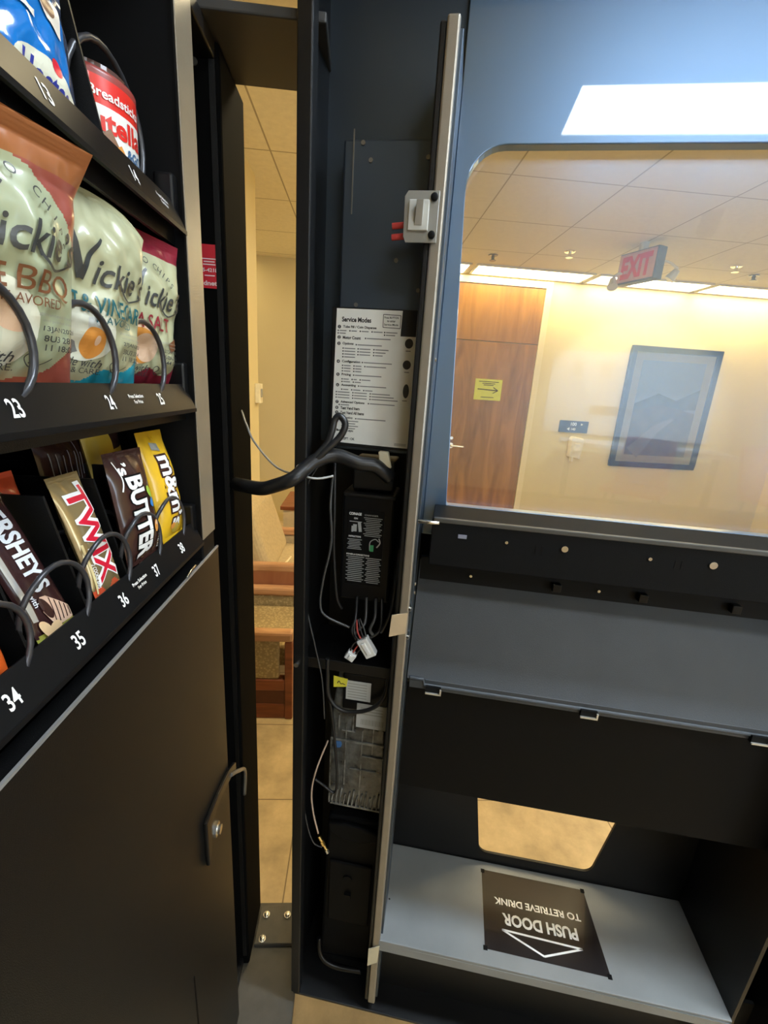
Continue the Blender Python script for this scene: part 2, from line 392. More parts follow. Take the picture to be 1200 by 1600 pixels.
lay(art, stroke([(-.25, -.45), (-.05, -.2), (.12, -.08)], .16, .02), lambda a, b: (a, -.022, b), 3)
art.build('print', [mat('grey blue print', (.26, .28, .24), .5), mat('dark green print', (.055, .07, .045), .5, var=.5, vscale=14), mat('brown green print', (.10, .075, .04), .5, var=.5, vscale=10), mat('pale sand print', (.22, .17, .11), .5)], pc)
MB().box((-W2+.05, -.030, -H2+.05), (W2-.05, -.027, H2-.05)).build('glass', glass_mat('picture glass', haze=.0), pc)

# ceiling lights: recessed troffers (frame and glowing diffuser)
def troffer(x0, y0, x1, y1, color, strength, label, group=None, rot=0.0):
    t = empty('ceiling_light', ((x0+x1)/2, (y0+y1)/2, ZT)); tag(t, label, 'ceiling light', group); t.rotation_euler = (0, 0, math.radians(rot))
    hx, hy = (x1-x0)/2, (y1-y0)/2
    f = MB(); fw = .02
    for a, b in (((-hx, -hy), (hx, -hy+fw)), ((-hx, hy-fw), (hx, hy)), ((-hx, -hy+fw), (-hx+fw, hy-fw)), ((hx-fw, -hy+fw), (hx, hy-fw))):
        f.box((a[0], a[1], -.014), (b[0], b[1], -.001))
    f.build('frame', mat('white fixture frame', (.75, .73, .68), .5), t)
    em = mat('lit diffuser %.2f %.1f' % (color[2], strength), (.8, .8, .8), .5, emit=(color, strength))
    MB().box((-hx+fw, -hy+fw, -.009), (hx-fw, hy-fw, -.004)).build('diffuser', em, t)
    return t
for k, (a, b) in enumerate(((-.16, .90), (.94, 2.0), (2.035, 3.09), (3.13, 4.19))):
    troffer(a, 4.12, b, 4.43, WARM, L_WARM * .95, ('warm ceiling light next to the corner behind the chairs', 'warm ceiling light above the brown wooden door', 'warm ceiling light along the wall above the room sign and poster', 'warm ceiling light above the right side of the framed poster')[k], 'row of ceiling lights along the far wall')
troffer(-2.35, 4.12, -1.25, 4.43, WARM, L_WARM * .95, 'added warm light out of view at the left end of the far wall', 'row of ceiling lights along the far wall')  # added lamp, hidden by the cabinet, lifts the wall in the gap
troffer(.157, -1.065, 1.357, -.715, (.84, .93, 1.0), L_FLARE, 'bright ceiling light whose reflection glares on the open door', rot=-12)
troffer(.36, .185, 1.50, .365, COOL, L_COOL, 'cool ceiling light directly above the open vending machine door', rot=-11.5)
troffer(-.45, 1.25, .75, 1.60, WARM, L_WARM * 1.1, 'added warm light, out of view, over the floor behind the open door')  # added lamp, out of view, to light the floor and chairs
troffer(1.2, 1.3, 2.4, 1.6, WARM, L_WARM * 1.1, 'added unseen warm light over the middle of the room')  # added unseen lamp, brightens the floor behind the tray hole
sl = empty('added_spot', (1.0, -1.9, ZT)); tag(sl, 'added black ceiling spot aimed at the white notice board', 'added_spot')  # added spot behind the camera, brightens the board's reflection
MB().cyl((0, 0, 0), (0, 0, -1), .05, .02).build('base', DEEP, sl)
MB().lathe(V((0, 0, -.03)), V((0, -.85, -.53)), V((1, 0, 0)), V((0, -.53, .85)), [(0, -.06), (.045, -.06), (.05, .08), (.044, .08), (.04, -.04), (0, -.04)]).build('can', DEEP, sl)
sd_ = bpy.data.lights.new('added_spot_beam', 'SPOT'); sd_.energy = 520; sd_.color = (.86, .94, 1.0); sd_.spot_size = math.radians(52); sd_.spot_blend = .3; sd_.shadow_soft_size = .02
so = bpy.data.objects.new('added_spot_beam', sd_); COL.objects.link(so); so.parent = sl; so.location = (0, -.075, -.08); so.rotation_euler = V((0, -1.65, -1.0)).to_track_quat('-Z', 'Y').to_euler()

# exit sign with lamp heads, hung from the ceiling
ex = empty('exit_sign', (1.90, 3.30, 2.35)); ex.rotation_euler = (0, 0, math.radians(-70)); tag(ex, 'red exit sign hung under the ceiling tiles in front of the bright lights', 'sign')
MB().box((-.15, -.035, -.10), (.15, .045, .10)).build('housing', mat('grey sign housing', (.20, .22, .25), .4), ex, bevel=.006)
ef = MB().box((-.14, -.040, -.09), (.14, -.0355, .09), 0)
lay(ef, word('EXIT', (0, 0), w=.235, h=.145, bold=.05), lambda a, b: (a, -.0406, b), 1)
ef.build('face', [mat('pale sign face', (.70, .42, .42), .4), mat('red sign letters', (.72, .03, .06), .4)], ex)
MB().cyl((0, 0, .10), (0, 0, 1), .03, ZT-2.35-.10).build('stem', WPLAST, ex)
for k, (lx, ly, lz) in enumerate(((-.13, -.09, -.10), (.09, .26, -.03))):
    MB().cyl((lx, ly, lz + .03), (.3 - .6*k, -.25, -.6), .022, .07, r1=.036).tube([(lx*.6, .03, lz + .06), (lx*.9, ly*.6, lz + .07), (lx, ly, lz + .04)], .009).build('lamp_head', WPLAST, ex)
for k, (x, y, lab) in enumerate(((1.0, 3.86, 'small dark ceiling sprinkler nearest the wooden door'), (1.52, 3.62, 'white round ceiling sprinkler between wooden door and exit sign'), (3.16, 3.8, 'small dark ceiling sprinkler above the framed poster'), (2.85, 3.62, 'white ceiling sprinkler just right of the exit sign'))):
    sp = MB().cyl((0, 0, -.001), (0, 0, -1), .04, .006, r1=.034).cyl((0, 0, -.006), (0, 0, -1), .012, .03).cyl((0, 0, -.038), (0, 0, -1), .026, .004)
    o = sp.build('sprinkler', mat('chrome', (.8, .8, .8), .15, metal=1) if k % 2 else SATIN); o.location = (x, y, ZT); tag(o, lab, 'sprinkler')

# thermostat on the wall stub
th = MB().box((-.636, 2.74, 1.29), (-.606, 2.815, 1.405), 0).box((-.606, 2.76, 1.325), (-.601, 2.795, 1.375), 1)
tag(th.build('thermostat', [CREAM, mat('grey display', (.3, .3, .28), .3)], bevel=.003), 'small cream thermostat on the cream wall edge', 'thermostat')

# chairs and table seen through the gap
CHERRY = wood_mat('cherry wood', (0.16, 0.040, 0.014), (0.30, 0.085, 0.030), 0, 0.3, 0.15, 18)
CHERRYL = wood_mat('lit cherry arm', (0.42, 0.20, 0.085), (0.60, 0.32, 0.15), 0, 0.3, 0.15, 18)  # lighter cherry: light on the arm tops put into the colour
def weave(name, c1, c2, sc):
    m = bpy.data.materials.new(name); m.use_nodes = True; nt = m.node_tree; b = nt.nodes['Principled BSDF']
    tc = nt.nodes.new('ShaderNodeTexCoord'); vo = nt.nodes.new('ShaderNodeTexVoronoi'); vo.inputs['Scale'].default_value = sc
    nt.links.new(tc.outputs['Object'], vo.inputs['Vector']); rp = nt.nodes.new('ShaderNodeValToRGB')
    rp.color_ramp.elements[0].color = c1 + (1,); rp.color_ramp.elements[1].color = c2 + (1,); rp.color_ramp.elements[1].position = .6
    nt.links.new(vo.outputs['Distance'], rp.inputs[0]); nt.links.new(rp.outputs[0], b.inputs['Base Color']); b.inputs['Roughness'].default_value = .9
    return m
FAB = weave('tan woven upholstery', (0.62, 0.46, 0.21), (0.34, 0.24, 0.10), 90)
FAB2 = mat('plain tan upholstery', (0.50, 0.38, 0.20), .85, var=.1, vscale=60)
def armchair(x, y, label, fab, arm_z, seat_z, sd=0.62, w=.46, back=.42):
    t = empty('armchair', (x, y, 0)); tag(t, label, 'chair', 'waiting room armchairs seen through the gap')
    for k, yy in enumerate((0, w-.05)):                        # two wooden side frames
        MB().box((-sd, yy, arm_z-.045), (0, yy+.05, arm_z)).build('arm', CHERRYL, t, bevel=.012)
        MB().box((-.035, yy+.004, 0), (-.002, yy+.046, arm_z-.045)).build('leg', CHERRY, t, bevel=.004)
        MB().box((-sd+.002, yy+.004, 0), (-sd+.04, yy+.046, arm_z-.045)).build('leg', CHERRY, t, bevel=.004)
        MB().box((-sd+.04, yy+.008, .0), (-.035, yy+.042, .075)).box((-sd+.04, yy+.004, .145), (-.035, yy+.046, .20)).build('side_rail', CHERRY, t, bevel=.006)
        MB().box((-sd+.04, yy+.012, .075), (-.035, yy+.038, .145)).build('side_board', mat('dark cherry board', (.10, .024, .012), .4), t)
        MB().box((-sd+.04, yy+.010, .2), (-.06, yy+.040, arm_z-.045)).build('side_pad', fab, t, bevel=.008)
    MB().box((-sd+.05, .05, seat_z-.12), (0.0, w-.05, seat_z)).build('seat_cushion', fab, t, bevel=.035, bseg=4)
    bk = MB().slab([(-sd-.02, .05, seat_z-.02), (-sd+.12, .05, seat_z-.02), (-sd+.12, w-.05, seat_z-.02), (-sd-.02, w-.05, seat_z-.02),
                    (-sd-.12, .05, seat_z+back), (-sd-.0, .05, seat_z+back), (-sd-.0, w-.05, seat_z+back), (-sd-.12, w-.05, seat_z+back)])
    bk.build('backrest', fab, t, bevel=.05, bseg=5)
    return t
a1 = armchair(-.235, 1.60, 'nearest wooden armchair with woven tan seat, low in the gap', FAB, .43, .345)
a2 = armchair(-.03, 2.06, 'wooden armchair with plain tan cushion behind the woven one', FAB2, .535, .45, sd=.50, w=.62, back=.36)
MB().box((-.50, .002, .335), (-.036, .03, .50)).build('side_panel', wood_mat('red cherry panel', (.27, .095, .04), (.36, .14, .06), 2, .4, .2, 8), a2, bevel=.003)
MB().tube([(-.44, .10, .47), (-.36, .16, .462), (-.33, .3, .458)], .006).build('welt', mat('cream piping', (.8, .68, .42), .6), a2)
st = empty('side_table', (-.40, 3.35, 0)); tag(st, 'low cream side table with a dark wood top in front of the wall', 'table')
MB().box((-.18, -.1, .475), (.45, .4, .505)).build('tabletop', CHERRY, st, bevel=.004)
MB().box((-.16, -.08, .05), (.43, .38, .475)).build('body', mat('cream laminate', (.62, .50, .30), .5), st)
MB().box((-.16, -.07, 0), (.43, .37, .05)).build('plinth', CHERRY, st)

# the bright end of the room behind the camera, seen only as reflection in the glass
wbn = MB().box((.27, YN+.002, 1.10), (1.75, YN+.03, 1.90), 0)
for x in (.52, .78):
    wbn.box((x-.05, YN+.03, 1.66), (x+.05, YN+.034, 1.80), 1)
wbn.box((.69, YN+.03, 1.30), (.95, YN+.034, 1.39), 2)
tag(wbn.build('notice_board', [WHITEW, mat('pale grey notices', (.5, .5, .48), .6), mat('tan placard', (.5, .36, .2), .6)]), 'white notice board on the wall behind, mirrored in the door glass', 'notice board')
RED = mat('red moulded plastic', (.65, .03, .05), .4)
for k, (x, y) in enumerate(((1.05, -2.55), (2.1, -2.75))):
    t = empty('side_chair', (x, y, 0)); t.rotation_euler = (0, 0, math.radians(20 - 60 * k)); tag(t, ('red chair with black legs in front of the white notice board, mirrored in glass', 'red chair with black legs near the daylight window')[k], 'chair', 'red chairs behind')
    MB().box((-.22, -.2, .74), (.22, .22, .78)).build('seat', RED, t, bevel=.015)
    MB().slab([(-.2, -.21, .78), (.2, -.21, .78), (.2, -.18, .78), (-.2, -.18, .78), (-.19, -.28, 1.16), (.19, -.28, 1.16), (.19, -.25, 1.16), (-.19, -.25, 1.16)]).build('backrest', RED, t, bevel=.01)
    for sx in (-1, 1):
        for sy in (-1, 1):
            MB().tube([(sx*.17, sy*.16, .74), (sx*.21, sy*.2, 0)], .012, smooth_path=False).build('leg', SMOOTH, t)
tb = empty('high_table', (.95, -3.2, 0)); tag(tb, 'white high table under the notice board, mirrored in the door glass', 'table')
MB().box((-.5, -.25, 1.02), (.9, .2, 1.06)).build('tabletop', WHITEW, tb, bevel=.004)
for sx in (-.4, .8): MB().cyl((sx, 0, 0), (0, 0, 1), .03, 1.02).build('leg', SMOOTH, tb)

# ================================================================== VENDING MACHINE
XC = -.198                                   # front plane of the cabinet
VM = empty('vending_machine', (-.55, .3, 0)); tag(VM, 'black snack vending machine standing with its door swung open', 'vending machine')
VO = Matrix.Translation((.55, -.3, 0))       # parts below are written in world coordinates
YNR, YFR = -.30, .82                         # near and far end of the cabinet
ZC1 = 1.83
sh = MB()
sh.box((-.93, YNR+.03, .104), (XC-.022, .80, .15)).box((-.95, YNR, .13), (-.93, .81, ZC1)).box((-.93, YNR, .13), (XC-.012, .81, .15)).box((-.93, YNR, ZC1-.02), (XC-.004, .81, ZC1)).box((-.93, YNR, .15), (XC, YNR+.02, ZC1-.02)).box((-.93, .79, .15), (XC-.02, .81, ZC1-.02))
sh.build('cabinet_shell', BLACK, VM, VO, bevel=.002)
for yy in (YNR+.05, .74):
    for xx in (-.9, -.3): MB().cyl((xx, yy, 0), (0, 0, 1), .022, .13).build('foot', SMOOTH, VM, VO)
MB().box((-.34, .690, .128), (XC+.001, .811, ZC1)).box((-.34, .62, .128), (XC-.02, .70, .16)).build('outer_frame', mat('dull black paint', (.003, .003, .003), .85, spec=.04), VM, VO, bevel=.004)
MB().box((XC-.012, .688, .16), (XC-.004, .690, ZC1-.02)).build('frame_seam', BLACK, VM, VO)
# inner compartment wall; warm reflected light put into the front edge colour
MB().box((-.93, .552, .15), (XC-.0016, .597, 1.81)).build('compartment_wall', DEEP, VM, VO, bevel=.002)
MB().box((XC-.0015, .550, 1.222), (XC, .597, 1.81)).build('edge_strip', mat('warm lit taupe edge', (.20, .165, .115), .38, spec=.6, bump=.15, bscale=900), VM, VO, bevel=.0015)
MB().box((-.93, YNR+.02, .15), (-.92, .552, 1.81)).build('back_liner', DEEP, VM, VO)
sc = MB().cyl((-.2275, .690, 1.806), (0, -1, 0), .004, .002).build('screw', SATIN, VM, VO)
# red sticker on the inside of the far side wall
sk = MB().box((-.252, .689, 1.549), (-.2065, .6898, 1.604), 0); sf = lambda a, b: (a, .6887, b)
lay(sk, word('75-4218', (-.2205, 1.572), w=.024, h=.0050, bold=.03), sf, 1); lay(sk, word('vendnet', (-.2265, 1.5555), w=.034, h=.0062, bold=.03), sf, 1)
for zz, w_ in ((1.586, .019), (1.5825, .015), (1.579, .017), (1.565, .014)): lay(sk, rect((-.2195, zz), w_, .0014), sf, 1)
sk.build('sticker', [mat('red vinyl', (.62, .03, .045), .4), mat('pale pink print', (.85, .68, .68), .5)], VM, VO)['label'] = 'red service sticker with white phone number'
# lower panel
LP = MB().box((XC-.02, YNR+.02, .105), (XC, .608, 1.192)).build('lower_panel', BLACK, VM, VO, bevel=.0012)
MB().box((XC-.0018, YNR+.02, 1.192), (XC+.0006, .606, 1.1945)).build('panel_edge', mat('bare steel edge', (.45, .45, .44), .35, metal=.6), LP)
lf = lambda a, b, t: (t, a, b)
MB().prism([(.487, .812), (.540, .806), (.600, .790), (.633, .772), (.634, .752), (.606, .768), (.552, .785), (.507, .788), (.502, .742), (.488, .728)], lf, XC, XC+.006).build('latch_lever', SMOOTH, LP, bevel=.0015)
MB().tube([(XC+.006, .600, .778), (XC+.008, .64, .745), (XC+.006, .686, .695), (XC+.002, .692, .63)], .0035).build('latch_hook', SATIN, LP)
MB().tube([(XC+.001, .488, 1.1975), (XC+.0015, .500, 1.201), (XC+.001, .514, 1.2015)], .0016).build('retaining_pin', ZINC, LP)
MB().cyl((XC, .533, .743), (1, 0, 0), .0115, .004, seg=6).cyl((XC+.004, .533, .743), (1, 0, 0), .007, .005).build('bolt', ZINC, LP)
MB().cyl((XC, .493, .732), (1, 0, 0), .004, .003).build('screw', ZINC, LP)
MB().prism([(.420, .61), (.4225, .61), (.425, .47), (.421, .47)], lf, XC, XC+.0008).build('slot', DEEP, LP)
# hinge plates
HB = MB().box((-.30, .55, .105), (-.085, .815, .128)).build('sill_plate', GREYB, VM, VO, bevel=.002)
hp = MB().box((-.194, .722, .128), (-.075, .802, .138)).build('hinge_plate', GREYB, VM, VO, bevel=.002)
for q in ((-.176, .781), (-.124, .780), (-.176, .731)):
    MB().cyl((q[0], q[1], .138), (0, 0, 1), .008, .003).cyl((q[0], q[1], .141), (0, 0, 1), .0058, .003, dome=.002).build('bolt', ZINC, hp)
MB().box((-.24, .644, 1.831), (-.06, .776, 1.842)).build('hinge_plate', mat('dark grey painted steel', (.035, .035, .035), .5), VM, VO, bevel=.002)

# shelves: tray, slanted price strip, dividers, coils
STRIP = mat('black price strip', (.007, .007, .0075), .40, spec=.12, var=.1)
def shelf(z, nums, ycs, extra, div_y, div_h, coil_r, pitch, turns, zt, coils, cx0=-.2065):
    t = MB().box((-.92, YNR+.02, z-.004), (-.212, .548, z)).box((-.214, YNR+.02, z-.02), (-.210, .548, z)).build('shelf', BLACK, VM, VO)
    p0, p1 = V((-.2085, 0, z+.021)), V((-.1965, 0, z-.006))          # strip: top edge further in than bottom edge
    nrm = V((p0.z-p1.z, 0, p1.x-p0.x)).normalized(); nrm = V((abs(nrm.x), 0, abs(nrm.z)))
    s = MB()
    q = [p0, p1, p1 - nrm*.002, p0 - nrm*.002]
    s.add([(v.x, y, v.z) for y in (YNR+.02, .545) for v in q], [(0,1,2,3), (4,7,6,5), (0,4,5,1), (1,5,6,2), (2,6,7,3), (3,7,4,0)], 0)
    s.box((-.199, YNR+.02, z-.010), (-.1955, .545, z-.006), 0)
    up = (p0 - p1).normalized(); mid = (p0 + p1) / 2
    fn = lambda a, b: tuple(V((mid.x, a, mid.z)) + up * b + nrm * .0004)
    for k, y in zip(nums, ycs): lay(s, word(k, (y, -.001), h=.0118, w=.0103, bold=.018), fn, 1)
    for y in extra:
        lay(s, word('Press Selection', (y, .003), h=.0034, w=.026, bold=.02), fn, 1); lay(s, word('For Price', (y, -.0022), h=.0032, w=.015, bold=.02), fn, 1)
    s.build('price_strip', [STRIP, WHITE], t)
    MB().box((-.225, .536, z+.003), (-.204, .5485, z+.045)).build('shelf_clip', SMOOTH, t, bevel=.003)
    MB().cyl((-.21, .5475, z+.035), (0, -1, 0), .003, .002).build('screw', ZINC, t)
    for y in div_y:
        MB().prism([(-.212, z), (-.236, z+div_h), (-.90, z+div_h), (-.90, z)], lambda a, b, t_: (a, t_, b), y-.0012, y+.0012).build('divider', BLACK, t)
    for y in coils:
        pts = []; N = 26
        for i in range(int(turns*N)+1):
            a = -math.pi/2 + 2*math.pi*i/N
            tq = i/N
            pts.append((cx0 - (.010*tq if tq < .6 else .006 + pitch*(tq - .6)), y + coil_r*math.cos(a), zt + coil_r + .003 + coil_r*math.sin(a)))
        MB().tube(pts, .0021 if coil_r < .033 else .0026, smooth_path=False, seg=8).build('coil', WIREM, t)
    return t
cand = [.169, .233, .297, .361, .425, .490]; cn = ['33', '34', '35', '36', '37', '38']
shelf(1.228, cn[1:], [v-.001 for v in cand[1:]], [.393], [(cand[i]+cand[i+1])/2 + .002 for i in range(5)], .107, .0295, .046, 3.2, 1.232, cand[1:])
chp = [.175, .270, .366, .460]
shelf(1.398, ['23', '24', '25'], [.272, .373, .464], [.418], [], .1, .0345, .07, 3.2, 1.404, chp[1:])
shelf(1.584, ['12', '13', '14'], [.21, .338, .447], [.505], [.268, .432], .125, .050, .05, 2.2, 1.586, [.21, .352, .472], -.224)

# ------------------------------------------------------------------ wrapped snacks
def pouch(name, label, cat, group, y, z, x, w, h, t, mats, zone, decals, lean=0.0, fin=.055, side=2.6, tip=0.0, wr=.35, seed=0, nx=40, nz=56, tilt=0.0, top_fold=0.0, yaw=0.0, sag=0.0, crown=0.0):
    """pillow pack facing +X: mats[0..] chosen by zone(a, b); decals are (shape, material index) in metres, a from the left, b from the bottom"""
    def surf(a, b, back=False, lift=0.0):
        sa = 2*a/w - 1; sb = b/h
        sa = max(-1, min(1, sa)); sbc = max(0, min(1, sb))
        edge = max(0.0, 1 - abs(sa)**side)**0.75
        e = min(sbc, 1 - sbc)
        vert = 0.0 if e < fin else min(1.0, ((e - fin) / (.30)))
        vert = math.sin(vert*math.pi/2)**.8
        if sag: vert *= 1 + sag*(.5 - sbc)
        wrn = noise.noise(V((a*34 + seed, b*26, seed*1.7))) * .5 + noise.noise(V((a*80, b*70 + seed, 3.1))) * .25
        pin = noise.noise(V((a*120, b*14 + seed, 9.2))) * (1 - min(1, e / .22))
        prof = edge*vert*(t/2) * (1 + wr*wrn) + edge * (.0022*pin) * (1 if e > fin else .3)
        if e <= fin: prof += .0006 * math.sin(sbc*h*2*math.pi/.0026) * edge
        px = (-prof if back else prof) + (.0004 if not back else 0) + lift
        yy = (a - w/2) * (1 - .05*math.sin(math.pi*sbc)) 
        xx = px - lean*b
        if top_fold and sbc > .84: xx += top_fold*(sbc - .84)/.16; 
        zz = b * (1 - crown*abs(sa)**3 * sbc**3)
        if tilt:
            ct, st_ = math.cos(tilt), math.sin(tilt); yy, zz = yy*ct - zz*st_, yy*st_ + zz*ct
        return (xx, yy, zz)
    mb = MB()
    for back in (False, True):
        vs = []; fs = []; ms = []
        for j in range(nz+1):
            for i in range(nx+1):
                vs.append(surf(w*i/nx, h*j/nz, back))
        for j in range(nz):
            for i in range(nx):
                mb_i = zone(w*(i+.5)/nx, h*(j+.5)/nz)
                k = j*(nx+1)+i
                fs.append((k, k+1, k+nx+2, k+nx+1)); ms.append(mb_i)
        o = len(mb.v); mb.v += vs
        for f, mi in zip(fs, ms): mb.f.append([o+q for q in f]); mb.m.append(mi); mb.sm.append(True)
    for k, (shape, mi) in enumerate(decals):
        lay(mb, shape, lambda a, b: surf(a, b, False, .0007 + .00010*k), mi, step=.0025)
    ob = mb.build(name, mats, None, Matrix.Translation((x, y, z)) @ Matrix.Rotation(yaw, 4, 'Z'))
    tag(ob, label, cat, group)
    return ob
def foil(name, col, rough=.28, **k): return mat(name, col, rough, spec=.5, var=k.pop('var', .05), coat=k.pop('coat', .35), coat_rough=.12, **k)
CREAMF = foil('pale cream film', (.44, .44, .27), .42); GREENF = foil('pale sage film', (.38, .42, .27), .42)
TEAL = foil('teal film', (.02, .28, .38)); MAROON = foil('maroon film', (.24, .02, .035)); BROWNF = foil('copper brown film', (.36, .13, .045), .3)
ROSE = foil('rose brown film', (.33, .085, .06)); DINK = mat('charcoal print', (.05, .052, .05), .4); TEALI = mat('teal print', (.015, .115, .135), .4); BRINK = mat('brown print', (.20, .075, .03), .4); MINK = mat('dark red print', (.26, .02, .03), .4)
ORANGEP = mat('amber print', (.72, .30, .06), .35); STONE = mat('stone grey print', (.22, .22, .21), .4); PALE = mat('off white print', (.72, .72, .58), .35); PEACH = mat('peach print', (.80, .55, .38), .4)
GREYT = mat('grey print', (.30, .30, .26), .45)

def chip_zone(w, h, band, top, seedv, arch=0.0):
    def z(a, b):
        lim = band + .006*math.sin(a*70 + seedv) + .002*math.sin(a*210)
        side = .22*h*max(0, (a/w - .80)/.2)**1.5
        if b < lim + side: return 1
        if b > h - top: return 2
        if arch and b > h*.5:
            q = ((a - w*.42)/(w*.56))**2 + ((b - h*.5)/(h*.5-top*.85))**2
            if q > 1: return 3
        return 0
    return z
def chip_decals(w, h, flavour, ink, fsz, date, x0=0.0, art=None, brand_w=None):
    D = []
    bw = brand_w or w*.92
    # brand script: a word plus one long brushed V
    D.append((word('iss', (w*.145, h*.655), w=w*.15, h=h*.07, bold=.01, shear=.35), 4))
    D.append((stroke([(w*.235, h*.80), (w*.285, h*.80), (w*.325, h*.70), (w*.365, h*.575)], .0030, .0058), 4))
    D.append((stroke([(w*.365, h*.575), (w*.42, h*.69), (w*.50, h*.775)], .0055, .0020), 4))
    D.append((word('ickie\u2019s', (w*.70, h*.625), w=w*.50, h=h*.125, bold=.012, shear=.32), 4))
    D.append((stroke([(w*.62, h*.60), (w*.72, h*.535), (w*.80, h*.535), (w*.90, h*.57)], .0022, .0010), 4))
    if ' BBQ' in flavour:
        D.append((word(flavour[:-4], (w*.27, h*.475), w=w*.46, h=h*.085, bold=.012, shear=.05), 5)); D.append((word('BBQ', (w*.72, h*.47), w=w*.36, h=h*.10, bold=.03, shear=.05), 5))
    else:
        D.append((word(flavour, (w*.5, h*.47), w=w*fsz, h=h*.085, bold=.012, shear=.05), 5))
    if date: D.append((word('FLAVORED', (w*.64, h*.405), w=w*.34, h=h*.036), 5))
    D.append((word('guaranteed fresh', (w*.80, h*.36), w=w*.28, h=h*.016), 10)); D.append((word('until printed date', (w*.81, h*.337), w=w*.25, h=h*.014), 10))
    for k, dl in enumerate(date or ('27JAN2026', '5BUS 27', '44 09:11')):
        D.append((word(dl, (w*.83, h*(.305 - .036*k)), w=w*(.27, .25, .22)[k], h=h*.025, bold=.012), 4))
    D.append((word('made with', (w*.36, h*.185), w=w*.40, h=h*.042, bold=.004, shear=.35), 4))
    D.append((word('LOVE & CARE.', (w*.36, h*.145), w=w*.42, h=h*.028), 4))
    D.append((stroke([(w*.64, h*.165), (w*.67, h*.185), (w*.645, h*.205), (w*.615, h*.185), (w*.65, h*.150), (w*.72, h*.165), (w*.77, h*.19)], .0009, .0006), 4))
    return (art or []) + D
H = .158
w = .116
art24 = [(ellipse((w*.40, H*.33), .027, .022), 7), (poly([(w*.43, H*.41), (w*.48, H*.41), (w*.53, H*.32), (w*.39, H*.32)]), 11), (ellipse((w*.46, H*.285), .0105, .0125), 6), (poly([(w*.16, H*.26), (w*.21, H*.31), (w*.33, H*.28), (w*.37, H*.235), (w*.30, H*.22), (w*.20, H*.225)]), 8), (ellipse((w*.49, H*.30), .0025, .004), 9)]
art23 = [(ellipse((w*.42, H*.31), .030, .028), 7), (ellipse((w*.36, H*.35), .014, .009, 20), 9), (ellipse((w*.52, H*.33), .011, .007, -25), 9), (ellipse((w*.45, H*.37), .010, .006, 30), 9)]
art25 = [(ellipse((w*.40, H*.33), .022, .019, -30), 9), (ellipse((w*.45, H*.32), .019, .016, -35), 6), (ellipse((w*.50, H*.31), .015, .013, -40), 9), (stroke([(w*.80, H*.33), (w*.93, H*.37)], .010, .012), 13)]
def chip(y, x, label, zone, flavour, ink, band, top, fsz, date, art, seed, arch=None, **kw):
    mats = [CREAMF if seed != 23 else GREENF, band, top, ROSE, DINK, ink, ORANGEP, PALE, STONE, PEACH, GREYT, mat('clear grey print', (.62, .63, .58), .3), WHITE, BRINK]
    D = chip_decals(w, H, flavour, ink, fsz, date, art=art)
    if arch:
        for k, ch in enumerate('POTATO CHIPS'):
            t_ = math.radians(118 - k*arch[2])
            if ch != ' ': D.append((word(ch, (w*.44 + arch[0]*math.cos(t_), H*.52 + arch[1]*math.sin(t_)), h=.0058, rot=math.degrees(t_) - 90), 4))
    return pouch('chip_bag', label, 'chips', 'chip bags on the middle shelf', y, 1.4045, x, w, H, .038, mats, zone, D, seed=seed, wr=.75, side=4.5, yaw=-.33, nx=90, nz=130, **kw)
chip(.304, -.243, 'rose and sage chip bag with BBQ lettering above number 23', chip_zone(w, H, .017, .020, 1.0, 1), 'SMOKEHOUSE BBQ', BRINK, ROSE, BROWNF, .92, ('13JAN2026', '8U3 2811', '11 18:05'), art23, 23, arch=(.044, .050, 9.0), top_fold=.014, lean=-.20)
chip(.400, -.243, 'cream chip bag with teal bottom and vinegar lettering above number 24', chip_zone(w, H, .020, .0, 2.0), 'SALT & VINEGAR', TEALI, TEAL, TEAL, .80, ('27JAN2026', '5BU3 2814', '11 18:22'), art24, 24, lean=-.13, tilt=-.05, crown=.10, fin=.03)
chip(.491, -.245, 'cream chip bag with maroon top and SEA SALT lettering above number 25', chip_zone(w, H, .022, .020, 3.0), 'SEA SALT', MINK, MAROON, MAROON, .55, None, art25, 25, arch=(.050, .048, 7.0), lean=-.12, tilt=-.03)
for (yy, xx, lab, m0, tp, zn, sd) in ((.405, -.300, 'cream and teal chip bag tucked behind the vinegar chip bag', CREAMF, TEAL, .018, 5), (.490, -.310, 'maroon topped chip bag tucked behind the sea salt chip bag', CREAMF, MAROON, .03, 6), (.300, -.300, 'copper topped chip bag tucked behind the rose and sage one', GREENF, BROWNF, .03, 7)):
    pouch('chip_bag', lab, 'chips', 'chip bags on the middle shelf', yy, 1.4045, xx, w*.96, H*1.0, .036, [m0, tp, tp], chip_zone(w*.96, H, .02, zn, sd), [], seed=sd, lean=.06, wr=.4, nx=26, nz=36, yaw=-.3)
# folded copper corner of a bag lying on the tray
cf = MB(); gx, gy = 10, 8
for j in range(gy+1):
    for i in range(gx+1):
        a, b = i/gx, j/gy
        cf.v.append((-.206 - .045*b, .288 + .105*a + .01*b, 1.4055 + (1-a)*.022*b*(1-.4*b) + .0025*noise.noise(V((a*6, b*6, 2)))))
for j in range(gy):
    for i in range(gx):
        k = j*(gx+1)+i; cf.f.append([k, k+1, k+gx+2, k+gx+1]); cf.m.append(0); cf.sm.append(True)
o = cf.build('fallen_wrapper', foil('shiny copper foil', (.42, .17, .07), .2, var=.15)); sm_ = o.modifiers.new('solid', 'SOLIDIFY'); sm_.thickness = .0012
tag(o, 'crumpled copper foil wrapper lying on the tray between numbers 23 and 24', 'wrapper')

